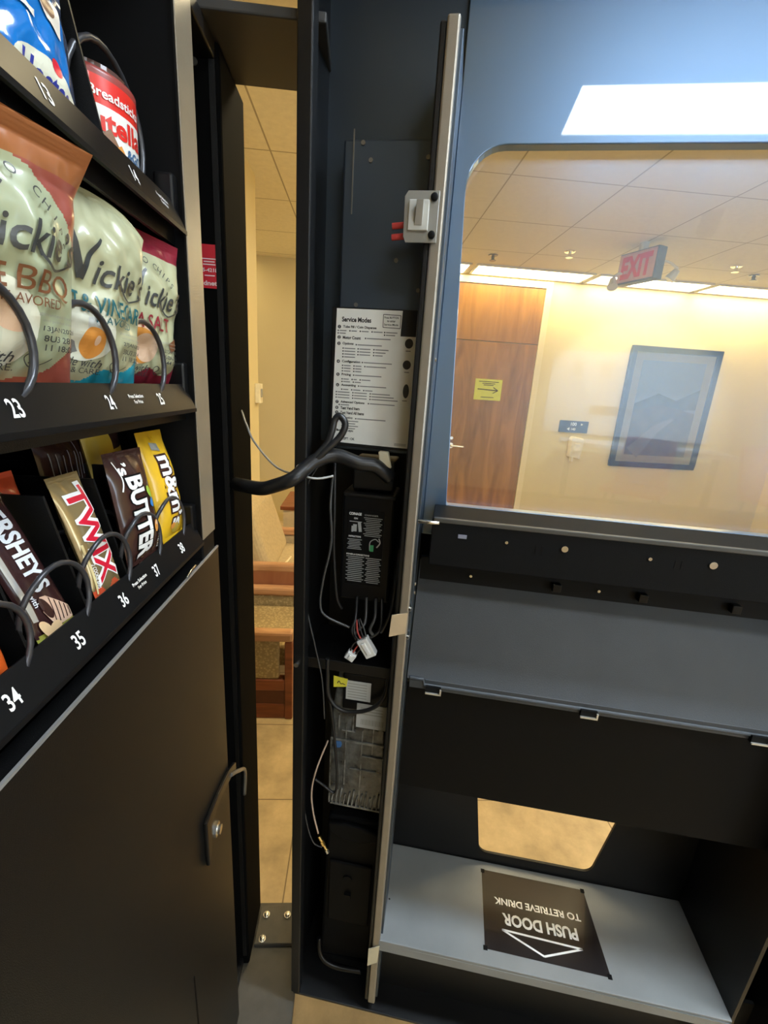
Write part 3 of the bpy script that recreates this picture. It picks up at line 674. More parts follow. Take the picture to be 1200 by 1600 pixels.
# candy bars, standing in the coils and leaning back
GOLD = foil('gold film', (.40, .29, .13), .25, metal=.55); REDP = mat('bright red print', (.66, .015, .04), .3); CHOC = foil('dark chocolate film', (.035, .012, .012), .25)
BROWN2 = foil('dark brown film', (.045, .018, .014), .25); YELLOWF = foil('yellow film', (.78, .46, .02), .3); ORANGEF = foil('orange film', (.85, .14, .02), .3); SILV = foil('silver film', (.55, .56, .58), .22, metal=.6)
LIME = foil('lime foil', (.55, .55, .10), .25, metal=.4); TANP = mat('tan chocolate print', (.62, .42, .30), .4); NUT = mat('almond print', (.70, .48, .26), .4); BLUEP = mat('blue print', (.03, .22, .62), .35); GREENP = mat('green print', (.35, .58, .06), .35); REDO = foil('red orange foil', (.72, .10, .04), .22)
BL, BZ = .110, 1.2335
def bar(y, label, w_, h_, mats, zone, D, x=-.2155, z=BZ, lean=.27, seed=0, yaw=-.04, **k):
    return pouch('candy_bar', label, 'candy', 'candy bars on the lower shelf', y, z, x, w_, h_, k.pop('t', .014), mats, zone, D, lean=lean, seed=seed, yaw=yaw, side=k.pop('side', 4.0), wr=k.pop('wr', .3), fin=k.pop('fin', .05), **k)
# gold bar
wb = .038
D = [(grow('TWIX', (wb*.50, BL*.54), BL*.74, wb*.62, -90, .02, .06), 2), (word('TWIX', (wb*.50, BL*.54), w=BL*.74, h=wb*.62, rot=-90, bold=.02), 1), (word('2 COOKIE BARS', (wb*.13, BL*.24), w=BL*.20, h=.0028, rot=-90, bold=.01), 2), (rect((wb*.07, BL*.30), .0014, BL*.40), 4)]
bar(.366, 'gold wrapped candy bar with big red letters above number 36', wb, BL, [GOLD, REDP, WHITE, REDO, mat('pale gold print', (.75, .62, .30), .3)], lambda a, b: 3 if b < BL*.115 + .004*math.sin(a*300) else 0, D, seed=36)
# dark bar with white letters
D = [(word('HERSHEY\u2019S', (wb*.54, BL*.67), w=BL*.62, h=wb*.44, rot=-90, bold=.035), 1), (rect((wb*.10, BL*.45), wb*.08, BL*.5), 2), (word('with', (wb*.22, BL*.33), w=BL*.09, h=.0036, rot=-90, bold=.015), 1),
     (poly([(wb*.28, BL*.24), (wb*.34, BL*.335), (wb*.48, BL*.325), (wb*.97, BL*.17), (wb*.93, BL*.10), (wb*.60, BL*.10), (wb*.40, BL*.15)]), 3), (ellipse((wb*.38, BL*.25), .0036, .0090, 18), 4)]
for k in range(5): D.append((stroke([(wb*(.52 + .09*k), BL*(.305 - .029*k)), (wb*(.49 + .09*k), BL*.125)], .0009), 5))
D += [(ellipse((wb*.22, BL*.125), .0035, .0085, 25), 6), (ellipse((wb*.42, BL*.105), .0060, .0052), 6), (ellipse((wb*.30, BL*.085), .005, .004, 30), 6)]
bar(.299, 'dark chocolate bar with white letters, almonds and lime end above number 35', wb*1.0, BL, [CHOC, mat('silver white print', (.72, .76, .80), .25), SILV, TANP, BROWN2, CHOC, NUT, LIME], lambda a, b: 7 if b < BL*.085 + .003*math.sin(a*260) else 0, D, seed=35, lean=.42)
# orange pack at the left edge
D = [(rect((.036, .050), .012, .020, -18), 1), (word('210', (.0345, .050), w=.010, h=.0055, rot=-108, bold=.03), 2), (word('CALORIES', (.0395, .050), w=.014, h=.002, rot=-108), 2)]
for k in range(4): D.append((stroke([(.004 + .008*k, .02), (.02 + .008*k, .05), (.012 + .008*k, .09)], .0016), 3))
bar(.226, 'bright orange candy pack above number 34', .048, .082, [ORANGEF, WHITE, mat('orange brown print', (.5, .12, .02), .4), mat('light orange print', (.92, .30, .03), .3)], lambda a, b: 0, D, seed=34, lean=.2, t=.022, side=3)
# brown bag with white block letters
wm = .056; hm = .112
D = [(grow('BUTTER', (wm*.44, hm*.42), hm*.74, wm*.42, -90, .04, .05), 3), (word('BUTTER', (wm*.44, hm*.42), w=hm*.74, h=wm*.42, rot=-90, bold=.04), 1), (word('\u2019s', (wm*.28, hm*.86), w=hm*.10, h=wm*.22, rot=-90, bold=.03), 1), (stroke([(wm*.13, hm*.93), (wm*.18, hm*.80), (wm*.12, hm*.68)], .0012), 1),
     (ellipse((wm*.78, hm*.62), .0038, .0065, 20), 5), (ellipse((wm*.80, hm*.52), .0040, .0050), 6), (ellipse((wm*.76, hm*.30), .0038, .0068), 7), (ellipse((wm*.765, hm*.33), .0022, .0026), 8), (word('per pack', (wm*.88, hm*.14), w=.014, h=.0022, rot=-90), 1), (word('1.63 OZ', (wm*.83, hm*.12), w=.012, h=.0022, rot=-90), 1), (rect((wm*.93, hm*.26), .0007, .026), 1)]
bar(.432, 'dark brown peanut butter candy bag with white letters above number 37', wm, hm, [BROWN2, WHITE, REDP, DEEP, SILV, GREENP, BLUEP, ORANGEP, PEACH], lambda a, b: 0, D, seed=37, z=1.243, lean=.13, yaw=-.14, t=.02, side=2.8, wr=.5)
# yellow bag
wy = .050; hy = .125
D = [(grow('m&m\u2019s', (wy*.50, hy*.46), hy*.66, wy*.46, -90, .03, .07), 3), (word('m&m\u2019s', (wy*.50, hy*.46), w=hy*.66, h=wy*.46, rot=-90, bold=.03), 1), (ellipse((wy*.42, hy*.12), .007, .006), 4), (ellipse((wy*.30, hy*.15), .004, .004), 2), (rect((wy*.40, hy*.87), .013, .008, -10), 5)]
bar(.505, 'yellow peanut candy bag with white letters on brown above number 38', wy, hy, [YELLOWF, WHITE, ORANGEP, BROWN2, mat('olive yellow print', (.50, .36, .05), .4), GREYT], lambda a, b: 0, D, seed=38, z=1.241, lean=.18, yaw=-.10, t=.024, side=2.6, wr=.5)
# packs behind the front ones
D = [(rect((.012 + .0085*k, .032), .0012, .030 - .004*(k % 3)), 1) for k in range(8)] + [(rect((.050, .034), .0008, .05), 1), (rect((.082, .04), .014, .012, 8), 2)]
pouch('candy_bag', 'black back of a candy bag lying across behind the gold bar', 'candy', 'candy bars on the lower shelf', .453, 1.305, -.285, .105, .060, .012, [BROWN2, mat('grey fine print', (.32, .32, .32), .4), mat('pale code box', (.55, .55, .55), .4)], lambda a, b: 0, D, lean=.1, seed=9, side=4)
pouch('candy_bag', 'olive yellow candy bag peeking out behind the brown bag', 'candy', 'candy bars on the lower shelf', .492, 1.292, -.272, .066, .096, .02, [foil('dull yellow film', (.62, .42, .05), .35), BROWN2], lambda a, b: 1 if .035 < a < .06 and .055 < b < .085 else 0, [], lean=.1, seed=10, tilt=.1)
pouch('candy_bar', 'red and gold candy bar end showing behind the dark divider', 'candy', 'candy bars on the lower shelf', .335, 1.28, -.262, .042, .068, .014, [GOLD, REDO], lambda a, b: 1 if a + b > .075 else 0, [], lean=.2, seed=11)
pouch('candy_bar', 'gold and brown wrapper showing behind the white lettered bar', 'candy', 'candy bars on the lower shelf', .295, 1.28, -.268, .046, .068, .014, [BROWN2, GOLD, REDO], lambda a, b: 1 if b > .045 and a < .03 else (2 if b > .045 else 0), [], lean=.2, seed=12)
# blue cake pack on the top shelf
wh = .125; hh = .105
D = [(ellipse((wh*.66, hh*.27), .029, .0135, -6), 1), (ellipse((wh*.72, hh*.39), .005, .005), 3), (word('Hostess', (wh*.66, hh*.27), w=.046, h=.0145, rot=-6, bold=.03, shear=.1), 2), (poly([(wh*.40, hh*.95), (wh*.55, hh*.80), (wh*.70, hh*.64), (wh*.82, hh*.60), (wh*.83, hh*.78), (wh*.62, hh*.95)]), 4), (ellipse((wh*.70, hh*.74), .010, .007, -30), 5), (stroke([(wh*.18, hh*.80), (wh*.32, hh*.62), (wh*.62, hh*.60)], .002, .004), 4)]
pouch('cake_pack', 'blue wrapped cake pack with white oval lettering above number 13', 'snack cake', None, .362, 1.586, -.243, wh, hh, .044, [foil('bright blue film', (.01, .17, .55), .2), PALE, mat('navy print', (.03, .04, .30), .4), REDP, mat('cake cream print', (.75, .70, .62), .4), mat('cake brown print', (.18, .09, .05), .4), foil('clear dark film', (.05, .06, .10), .15)], lambda a, b: 6 if a > wh*.88 else 0, D, seed=13, wr=.6, lean=.05, yaw=-.2)
# snack tub
NT = empty('snack_tub', (-.250, .490, 1.588)); NT.rotation_euler = (0, 0, -.42); tag(NT, 'red and white hazelnut spread snack tub behind the black coil above number 14', 'snack tub')
wt, ht = .082, .086
def tub(a, b, lift=0.0):
    s_ = 2*a/wt - 1; ang = s_*1.05
    rr = .034 * (1 - .06*(1 - b/ht))
    return (rr*math.cos(ang) - .034 + .026 + lift, rr*1.18*math.sin(ang), b)
tb_ = MB(); nx, nz = 30, 30; vs = []; 
for j in range(nz+1):
    for i in range(nx+1): vs.append(tub(wt*i/nx, ht*j/nz))
for j in range(nz):
    for i in range(nx):
        a, b = wt*(i+.5)/nx, ht*(j+.5)/nz
        mi = 2 if b < .008 else (3 if b > ht*.92 else (0 if b > ht*.70 or b < ht*.20 else 1))
        k = j*(nx+1)+i; tb_.f.append([k, k+1, k+nx+2, k+nx+1]); tb_.m.append(mi); tb_.sm.append(True)
tb_.v = vs
ring = [0, nx]
tb_.add([vs[0], vs[nx], vs[nz*(nx+1)+nx], vs[nz*(nx+1)]], [(0, 1, 2, 3)], 2)
tb_.add([vs[nz*(nx+1)+i] for i in range(nx+1)], [tuple(range(nx+1))], 2); tb_.add([vs[i] for i in range(nx+1)], [tuple(range(nx+1))[::-1]], 2)
for k, (shape, mi) in enumerate([(word('nutella', (wt*.47, ht*.57), w=wt*.80, h=ht*.19, bold=.03), 0), (word('n', (wt*.125, ht*.545), w=wt*.10, h=ht*.125, bold=.035), 5), (word('&GO!', (wt*.74, ht*.38), w=wt*.30, h=ht*.10, bold=.03), 6), (word('Breadsticks', (wt*.52, ht*.80), w=wt*.62, h=ht*.085, bold=.02), 1), (stroke([(wt*.34, ht*.48), (wt*.45, ht*.34), (wt*.50, ht*.24)], .012, .006), 7), (stroke([(wt*.48, ht*.40), (wt*.62, ht*.20)], .006, .007), 4), (rect((wt*.65, ht*.13), wt*.4, .0022), 1)]):
    lay(tb_, shape, lambda a, b: tub(a, b, .0005 + .0001*k), mi, step=.004)
tb_.build('tub', [mat('label red', (.72, .03, .02), .3, coat=.5), mat('label white', (.82, .80, .74), .3, coat=.5), mat('cocoa brown', (.06, .02, .012), .3), mat('dark red rim', (.28, .05, .04), .35), ORANGEP, INK, mat('denim blue print', (.05, .14, .28), .4), mat('hazelnut print', (.22, .10, .04), .4)], NT)
MB().cyl((-.008, 0, ht), (0, 0, 1), .031, .005, dome=.001, seg=40).build('lid', mat('clear brown lid', (.09, .045, .035), .2), NT)

# ================================================================== THE OPEN DOOR  (u along the door, y into its depth, z up)
TH = math.radians(-11.5)
MD = Matrix.Translation((-.0775, .62, 0)) @ Matrix.Rotation(TH, 4, 'Z')
DR = empty('door', M=VO @ MD, parent=VM)
DW, DB, DTOP, DD = .90, .160, 1.96, .20
skin = MB()
def holed(mb, outer, inner, y0, y1, mi=0):
    """plate in the door plane with one hole"""
    bm = bmesh.new(); loops = []
    for L in (outer, inner):
        vs = [bm.verts.new((a, y0, b)) for a, b in L]; loops.append([bm.edges.new((vs[i], vs[(i+1) % len(vs)])) for i in range(len(vs))])
    bmesh.ops.triangle_fill(bm, use_beauty=True, edges=[e for l in loops for e in l])
    bm.verts.index_update()
    vs = [tuple(v.co) for v in bm.verts]; fs = [tuple(v.index for v in f.verts) for f in bm.faces]; bm.free()
    mb.add(vs, fs, mi); mb.add([(p[0], y1, p[2]) for p in vs], [f[::-1] for f in fs], mi)
    for L in (outer, inner):
        k = len(L); mb.add([(a, y0, b) for a, b in L] + [(a, y1, b) for a, b in L], [(i, (i+1) % k, k+(i+1) % k, k+i) for i in range(k)], mi)
def rounded(pts, rads, k=8):
    out = []; m = len(pts)
    for i, (p, rr) in enumerate(zip(pts, rads)):
        p = V((p[0], p[1], 0)); a = V((*pts[i-1], 0)); b = V((*pts[(i+1) % m], 0))
        if rr <= 0: out.append((p.x, p.y)); continue
        da, db = (a-p).normalized(), (b-p).normalized(); ang = da.angle(db); dist = rr/math.tan(ang/2)
        c = p + (da+db).normalized()*rr/math.sin(ang/2); s0, s1 = p+da*dist-c, p+db*dist-c
        t0 = math.atan2(s0.y, s0.x); t1 = math.atan2(s1.y, s1.x)
        while t1-t0 > math.pi: t1 -= 2*math.pi
        while t1-t0 < -math.pi: t1 += 2*math.pi
        out += [(c.x+rr*math.cos(t0+(t1-t0)*j/k), c.y+rr*math.sin(t0+(t1-t0)*j/k)) for j in range(k+1)]
    return out
# outer skin below the window with the drink retrieval hole
hole = rounded([(.368, .411), (.614, .412), (.648, .61), (.340, .61)], [.022, .022, .01, .01])
sk_ = MB(); holed(sk_, [(-.014, DB), (DW, DB), (DW, 1.20), (-.014, 1.20)], hole, DD-.005, DD)
sk_.box((-.014, DD-.005, 1.20), (.20, DD, 1.36)); sk_.build('outer_skin', BLACK, DR)
# hinge side wall with folded front flange
MB().box((-.014, 0, DB+.004), (.005, .022, DTOP)).box((-.014, .022, DB+.001), (-.007, DD-.001, DTOP)).build('hinge_side', BLACK, DR, bevel=.002)
MB().box((DW-.02, 0, DB), (DW, DD-.005, DTOP)).build('lock_side', BLACK, DR, bevel=.002)
MB().box((-.009, .0, DB), (DW-.02, DD-.005, DB+.006)).build('bottom_panel', BLACK, DR, bevel=.001)
MB().box((-.009, .0, DTOP-.006), (DW-.02, DD-.005, DTOP)).build('top_panel', BLACK, DR)
# coin column back plate and the bill validator cover
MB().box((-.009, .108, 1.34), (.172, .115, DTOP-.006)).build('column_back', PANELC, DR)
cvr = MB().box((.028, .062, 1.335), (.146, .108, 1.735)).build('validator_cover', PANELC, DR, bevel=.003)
MB().box((.041, .0605, 1.65), (.0425, .062, 1.745)).build('seam', SATIN, cvr)
for q in ((.054, 1.730), (.065, 1.711), (.139, 1.714), (.106, 1.596), (.139, 1.560), (.053, 1.539)):
    MB().cyl((q[0], .062, q[1]), (0, -1, 0), .0028, .0018, seg=12).build('screw', SATIN, cvr)
# divider flange between coin column and window
MB().box((.146, .004, .19), (.1535, .19, 1.815)).build('divider_wall', BLACK, DR, bevel=.002)
dv = MB().box((.1535, 0, .19), (.168, .012, 1.818)).build('divider', mat('pale metal flange', (.34, .31, .26), .33, metal=.65, spec=.6, bump=.1, bscale=900), DR, bevel=.0025)  # flange in a paler metal than the wall beside it
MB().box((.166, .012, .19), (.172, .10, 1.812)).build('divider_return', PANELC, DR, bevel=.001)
for zz in (1.47, 1.14, 1.125): MB().cyl((.168, .03, zz), (1, 0, 0), .003, .006, seg=10).build('screw', ZINC, DR)
# window surround with rounded opening, pane, sill box
wp = MB(); opening = rounded([(.208, 1.253), (.80, 1.253), (.80, 1.745), (.187, 1.745)], [.004, .004, .05, .048])
holed(wp, [(.172, 1.20), (DW-.02, 1.20), (DW-.02, DTOP-.006), (.172, DTOP-.006)], opening, .10, .118)
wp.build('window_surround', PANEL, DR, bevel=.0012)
MB().box((.174, .119, 1.205), (.875, .1235, 1.93)).build('window_pane', glass_mat('smear and glare glass', haze=.085, haze_rough=.30, haze_col=(.35, .62, 1.0)), DR)  # blue haze adds the lens glare to the pane's reflection
sb = MB().box((.190, .006, 1.187), (DW-.02, .098, 1.253)).box((.190, 0, 1.187), (DW-.02, .006, 1.2575)).build('window_sill_box', mat('dull charcoal paint', (.006, .0063, .0068), .6, spec=.1, bump=.2, bscale=1200), DR, bevel=.0015)
MB().box((.192, -.001, 1.252), (DW-.021, .006, 1.2585)).build('sill_edge', mat('lit sill lip', (.07, .068, .06), .4, metal=.2), DR, bevel=.001)  # light on the lip's top put in as a lighter edge colour
MB().tube([(.170, .002, 1.250), (.20, -.001, 1.2515)], .003).build('retainer_pin', ZINC, DR)
for q, rr, m_ in (((.373, 1.245), .0045, ZINC), ((.561, 1.2445), .005, ZINC), ((.295, 1.2455), .0022, ZINC), ((.483, 1.244), .0024, ZINC)):
    MB().cyl((q[0], 0, q[1]-.012), (0, -1, 0), rr, .0022, seg=14).build('screw', m_, DR)
MB().box((.228, -.0008, 1.232), (.240, 0, 1.2375)).build('slot', mat('grey blue slot face', (.25, .26, .33), .4), DR)  # small slot front in flat grey blue
for uu in (.335, .343, .515, .523): MB().box((uu, -.0005, 1.222), (uu+.0022, 0, 1.234)).build('slot', DEEP, DR)
# hook strip, sloped baffle, hem and clips, hanging flap
MB().box((.178, .030, 1.150), (DW-.02, .036, 1.187)).build('hook_strip', DEEP, DR)
for uu, m_ in ((.255, ZINC), (.379, SMOOTH), (.439, ZINC), (.498, SMOOTH), (.62, SMOOTH)):
    if m_ is ZINC: MB().cyl((uu, .030, 1.165), (0, -1, 0), .0022, .004, seg=10).build('screw', ZINC, DR)
    else: MB().box((uu-.006, .020, 1.158), (uu+.006, .030, 1.170)).build('hook', SMOOTH, DR, bevel=.001)
BAF = mat('blue grey powder coat', (.045, .052, .060), .46, spec=.5, bump=.3, bscale=1300, var=.12, vscale=10)
MB().slab([(.174, .012, .982), (DW-.022, .012, .982), (DW-.022, .016, .980), (.174, .016, .980), (.174, .100, 1.155), (DW-.022, .100, 1.155), (DW-.022, .104, 1.153), (.174, .104, 1.153)]).build('sloped_baffle', BAF, DR)
MB().tube([(.178, .013, .9835), (.20, .0125, .9835), (.202, .0125, .974), (.236, .0125, .974), (DW-.03, .0125, .974)], .0035, smooth_path=False).box((.178, .012, .966), (DW-.022, .017, .984)).build('baffle_hem', BAF, DR, bevel=.001)
for uu in (.217, .455, .694):
    c = MB().box((uu-.012, .006, .964), (uu+.012, .012, .976), 0).box((uu-.012, .0035, .9635), (uu+.013, .006, .966), 1).box((uu+.0105, .0035, .9635), (uu+.013, .006, .974), 1)
    c.build('baffle_clip', [DEEP, mat('bare clip metal', (.8, .8, .78), .3, metal=.8)], DR)
MB().box((.174, .060, .713), (DW-.022, .064, .975)).build('hanging_flap', DEEP, DR)
MB().box((.174, .017, .966), (DW-.022, .060, .972)).build('flap_top', DEEP, DR)
# tray
TRAY = mat('blue grey tray paint', (.25, .26, .26), .48, spec=.5, bump=.3, bscale=1300, var=.08, vscale=12)
MB().box((.166, .0, .376), (.806, DD-.006, .384)).box((.166, .0, .355), (.806, .004, .376)).build('delivery_tray', TRAY, DR, bevel=.0015)
MB().box((.172, .05, DB+.006), (DW-.02, .056, .355)).build('kick_panel', BLACK, DR)
MB().box((.806, .004, DB+.006), (.812, DD-.006, 1.18)).build('bin_side', BLACK, DR)
MB().cyl((.176, .075, .384), (0, 0, 1), .0018, .001, seg=10).build('screw', ZINC, DR)
ps = MB()
sc_ = [(.376, .175), (.598, .174), (.608, .024), (.373, .026)]
ps.slab([(a, b, .3841) for a, b in sc_] + [(a, b, .3846) for a, b in sc_], 0)
pf = lambda a, b: (.488 - a, .094 - b, .3849)      # lettering reads from the other side of the door
lay(ps, word('PUSH DOOR', (0, .010), w=.150, h=.022, bold=.035), pf, 1)
lay(ps, word('TO RETRIEVE DRINK', (0, -.022), w=.178, h=.0135, bold=.025), pf, 1)
for q in (((-.078, .034), (.078, .030)), ((.078, .030), (.0, .060)), ((.0, .060), (-.078, .034))):
    lay(ps, stroke(q, .0035), pf, 1)
for a, b in ((.374, .027), (.606, .025), (.378, .172), (.596, .172)): ps.box((a-.004, b-.004, .3846), (a+.004, b+.004, .3852), 2)
ps.build('instruction_sticker', [mat('dark brown vinyl', (.020, .016, .016), .25, spec=.6, coat=.5, var=.3, vscale=20), WHITE, DEEP], DR)['label'] = 'black sticker with white PUSH DOOR lettering and arrow'
# shelf bar across the coin column and the tan tape tabs
MB().box((-.009, .028, .962), (.146, .14, .982)).build('column_shelf', BLACK, DR, bevel=.0015)
for q in ((-.006, 1.313), (-.008, .985)): MB().cyl((q[0], 0, q[1]), (0, -1, 0), .004, .003, seg=12).build('screw', ZINC, DR)
TAN = mat('tan adhesive tab', (.52, .39, .24), .6)
MB().slab([(.141, -.004, 1.062), (.1655, -.0015, 1.070), (.1655, .0, 1.070), (.141, -.002, 1.062), (.143, -.004, 1.099), (.167, -.0015, 1.105), (.167, .0, 1.105), (.143, -.002, 1.099)]).build('tape_tab', TAN, DR)
MB().slab([(.147, -.004, .310), (.166, -.0015, .322), (.166, .0, .322), (.147, -.002, .310), (.147, -.004, .358), (.168, -.0015, .370), (.168, .0, .370), (.147, -.002, .358)]).build('tape_tab', mat('pale adhesive tab', (.62, .55, .38), .6), DR)
for zz in (1.11, 1.062): MB().cyl((.168, .004, zz), (1, -.4, 0), .0035, .004, seg=12).build('screw', ZINC, DR)

# ------------------------------------------------------------------ things mounted in the door's coin column
def at_door(name, base, label, cat, group=None):
    o = empty(name, M=MD @ Matrix.Translation(base)); tag(o, label, cat, group); return o
# power switch
ps_ = at_door('toggle_switch', (.142, .0, 1.626), 'grey toggle switch on a metal plate at the top of the divider', 'switch')
MB().prism([(-.017, -.027), (.020, -.027), (.020, .027), (-.017, .027), (-.021, .021), (-.020, -.021)], lambda a, b, t: (a, t, b), -.0045, -.0025).build('plate', mat('zinc plate', (.42, .44, .44), .35, metal=.8), ps_, bevel=.0005)
MB().box((-.015, -.008, -.015), (.009, -.0045, .017)).build('bezel', mat('putty plastic', (.52, .52, .48), .4), ps_, bevel=.001)
MB().slab([(-.007, -.0085, -.010), (.002, -.0085, -.010), (.002, -.0075, -.010), (-.007, -.0075, -.010), (-.005, -.019, .013), (.003, -.019, .013), (.003, -.0075, .013), (-.005, -.0075, .013)]).build('lever', mat('grey lever', (.34, .33, .30), .35), ps_, bevel=.0012)
for zz in (.020, -.019): MB().cyl((.014, -.0045, zz), (0, -1, 0), .0042, .003, dome=.001).build('screw', DEEP, ps_)
for zz in (-.006, -.018): MB().cyl((-.019, .004, zz), (-1, 0, -.1), .0035, .016).build('terminal', mat('red terminal sleeve', (.42, .04, .035), .4), ps_)

# service card
scd = at_door('instruction_card', (.084, .058, 1.44), 'white printed service instruction card with a notched top corner', 'card')
ca = MB(); ca.prism([(-.060, -.094), (.060, -.096), (.060, .060), (.0355, .060), (.0365, .093), (-.057, .093)], lambda a, b, t: (a, t, b), -.0012, 0, 0)
cf_ = lambda a, b: (a, -.0015, b)
lay(ca, word('Service Modes', (-.028, .079), w=.042, h=.0066, bold=.03), cf_, 1)
for q in ((.010, .0875, .0345, .0867), (.010, .0707, .0345, .070)): lay(ca, stroke([(q[0], q[1]), (q[2], q[3])], .0008), cf_, 1)
for q in ((.010, .0875, .010, .0707), (.0345, .0867, .0345, .070)): lay(ca, stroke([(q[0], q[1]), (q[2], q[3])], .0008), cf_, 1)
for k, tx in enumerate(('Press BUTTON', 'to enter', 'Service Mode')): lay(ca, word(tx, (.0215, .0835 - .0045*k), h=.0026, w=.020 if k != 1 else .012, bold=.02), cf_, 1)
rows = [(.0690, '1', 'Tube Fill / Coin Dispense', .048), (.0550, '2', 'Motor Count', .026), (.0467, '3', 'Options', .016), (.0224, '4', 'Configuration', .027), (.0043, '5', 'Pricing', .014), (-.0105, '6', 'Accounting', .022), (-.0345, '7', 'Advanced Options', .036), (-.0430, '8', 'Test Vend Item', .029), (-.0498, '9', 'Test Vend All Items', .036)]
for zz, k, tx, ww in rows:
    lay(ca, ellipse((-.0525, zz), .0024, .0024, k=14), cf_, 1); lay(ca, word(k, (-.0525, zz), h=.003), lambda a, b: (a, -.0017, b), 2)
    lay(ca, word(tx, (-.047 + ww/2, zz), w=ww, h=.0043, bold=.03), cf_, 1)
def fine(zz, xs):
    for x0, x1 in xs:
        lay(ca, rect((x0 + .001, zz), .0018, .0018), cf_, 1); lay(ca, rect(((x0 + .003 + x1)/2, zz), x1 - x0 - .003, .0013), cf_, 3)
fine(.0640, [(-.055, -.042), (-.038, -.027), (-.023, -.010), (-.006, .010), (.012, .031)]); fine(.0605, [(-.055, -.043), (.012, .028)])
fine(.0550, [(-.015, .022)]); fine(.0460, [(-.028, .010)])
for k in range(4): fine(.0405 - .0039*k, [(-.047, -.028), (-.025, -.006), (-.002, .020 - .004*k)][:3 if k < 3 else 1])
fine(.0224, [(-.018, .026)])
for k in range(3): fine(.0170 - .0038*k, [(-.047, -.034), (-.030, -.018), (-.014, .018)][:3 if k == 0 else 2])
fine(.0043, [(-.030, .012)]); fine(-.0018, [(-.047, -.036), (-.032, -.024), (-.02, -.004)]); fine(-.0055, [(-.047, -.034), (-.03, -.018)])
fine(-.0105, [(-.022, .020)]); fine(-.0164, [(-.047, -.036), (-.032, -.018), (-.014, .0)])
for k in range(3): fine(-.0204 - .0039*k, [(-.055, -.034), (-.030, -.008), (-.004, .026 + .006*k)])
fine(-.0345, [(-.006, .034)]); fine(-.0385, [(-.050, -.034)])
lay(ca, word('Diagnostics', (-.039, -.0572), w=.022, h=.0042, bold=.03), cf_, 1); fine(-.0575, [(-.024, .022)])
for k in range(4): lay(ca, rect((-.032 - .002*(k % 2), -.0618 - .0036*k), .026 - .005*(k % 2), .0013), cf_, 3)
lay(ca, word('Button Keys:', (-.039, -.0762), w=.026, h=.0042, bold=.035), cf_, 1)
lay(ca, word(': EXIT', (-.0455, -.0822), w=.012, h=.0038, bold=.035), cf_, 1); lay(ca, word(': ACCEPT : OK', (-.0375, -.0880), w=.028, h=.0038, bold=.035), cf_, 1)
for x_, z_, rx, rz in ((.0485, .051, .0058, .0065), (.0475, .0225, .0058, .0062), (.0490, -.0135, .0044, .0098)): lay(ca, ellipse((x_, z_), rx, rz), cf_, 4)
for z_ in (.041, .0125, -.027): lay(ca, rect((.048, z_), .007, .0012), cf_, 3)
lay(ca, rect((.046, -.091), .018, .004), cf_, 5)
ca.build('card', [mat('white card stock', (.84, .84, .79), .45, var=.03), INK, WHITE, mat('grey small print', (.22, .22, .22), .5), mat('black card opening', (.03, .03, .03), .5), mat('pale grey code box', (.56, .56, .54), .5)], scd)
MB().box((-.064, 0, -.100), (.062, .0035, .095)).build('backing_plate', BLACK, scd, bevel=.001)

# coin mechanism with its printed cover
cm = at_door('coin_changer', (.087, .06, 1.175), 'black coin changer with a white printed instruction label', 'coin changer')
MB().box((-.042, 0, -.092), (.042, .07, .094)).build('housing', SMOOTH, cm, bevel=.004)
MB().box((-.040, -.004, .088), (.043, .0, .093)).build('top_flange', BLACK, cm, bevel=.001)
MB().box((-.030, .012, .096), (.036, .07, .146)).build('acceptor_head', BLACK, cm, bevel=.003)
cl = MB().box((-.033, -.001, -.062), (.027, 0, .066), 0); cfn = lambda a, b: (a, -.0014, b)
lay(cl, word('COINAGE', (-.020, .0595), w=.020, h=.0045, bold=.03), cfn, 1); lay(cl, word('CHANGER', (.006, .0590), w=.022, h=.0026, bold=.01), cfn, 2)
lay(cl, word('ON', (-.019, .052), w=.006, h=.003, bold=.02), cfn, 1)
for k in range(11): lay(cl, rect((.009, .0545 - .0030*k), .030 - .004*((k*7) % 3), .0010), cfn, 2)
lay(cl, rect((-.019, .0465), .020, .0012), cfn, 2)
for q in (rect((-.020, .036), .006, .012), rect((-.012, .038), .005, .016, 8), rect((-.024, .034), .003, .010)): lay(cl, q, cfn, 2)
lay(cl, word('INSTRUCTIONS', (-.0195, .0215), w=.020, h=.0028, bold=.02), cfn, 1)
for k in range(7): lay(cl, rect((-.0195, .0165 - .0027*k), .024 - .003*((k*5) % 3), .0010), cfn, 2)
lay(cl, stroke([(.006, .0), (.006, .014), (.014, .020), (.020, .016)], .0015), cfn, 2); lay(cl, rect((.009, .004), .006, .011), cfn, 3); lay(cl, stroke([(.017, .006), (.022, .014), (.020, .022)], .002), cfn, 2)
lay(cl, word('POWER & CONNECTIONS', (-.013, -.0095), w=.038, h=.0028, bold=.02), cfn, 1)
for k in range(14):
    lay(cl, rect((-.017, -.0135 - .0033*k), .030 - .006*((k*3) % 2), .0012), cfn, 2); lay(cl, rect((.013, -.0138 - .0033*k), .026 - .003*((k*5) % 3), .0014), cfn, 2)
cl.build('printed_label', [DEEP, WHITE, mat('grey label print', (.36, .37, .37), .5), mat('green label print', (.05, .32, .12), .5)], cm)

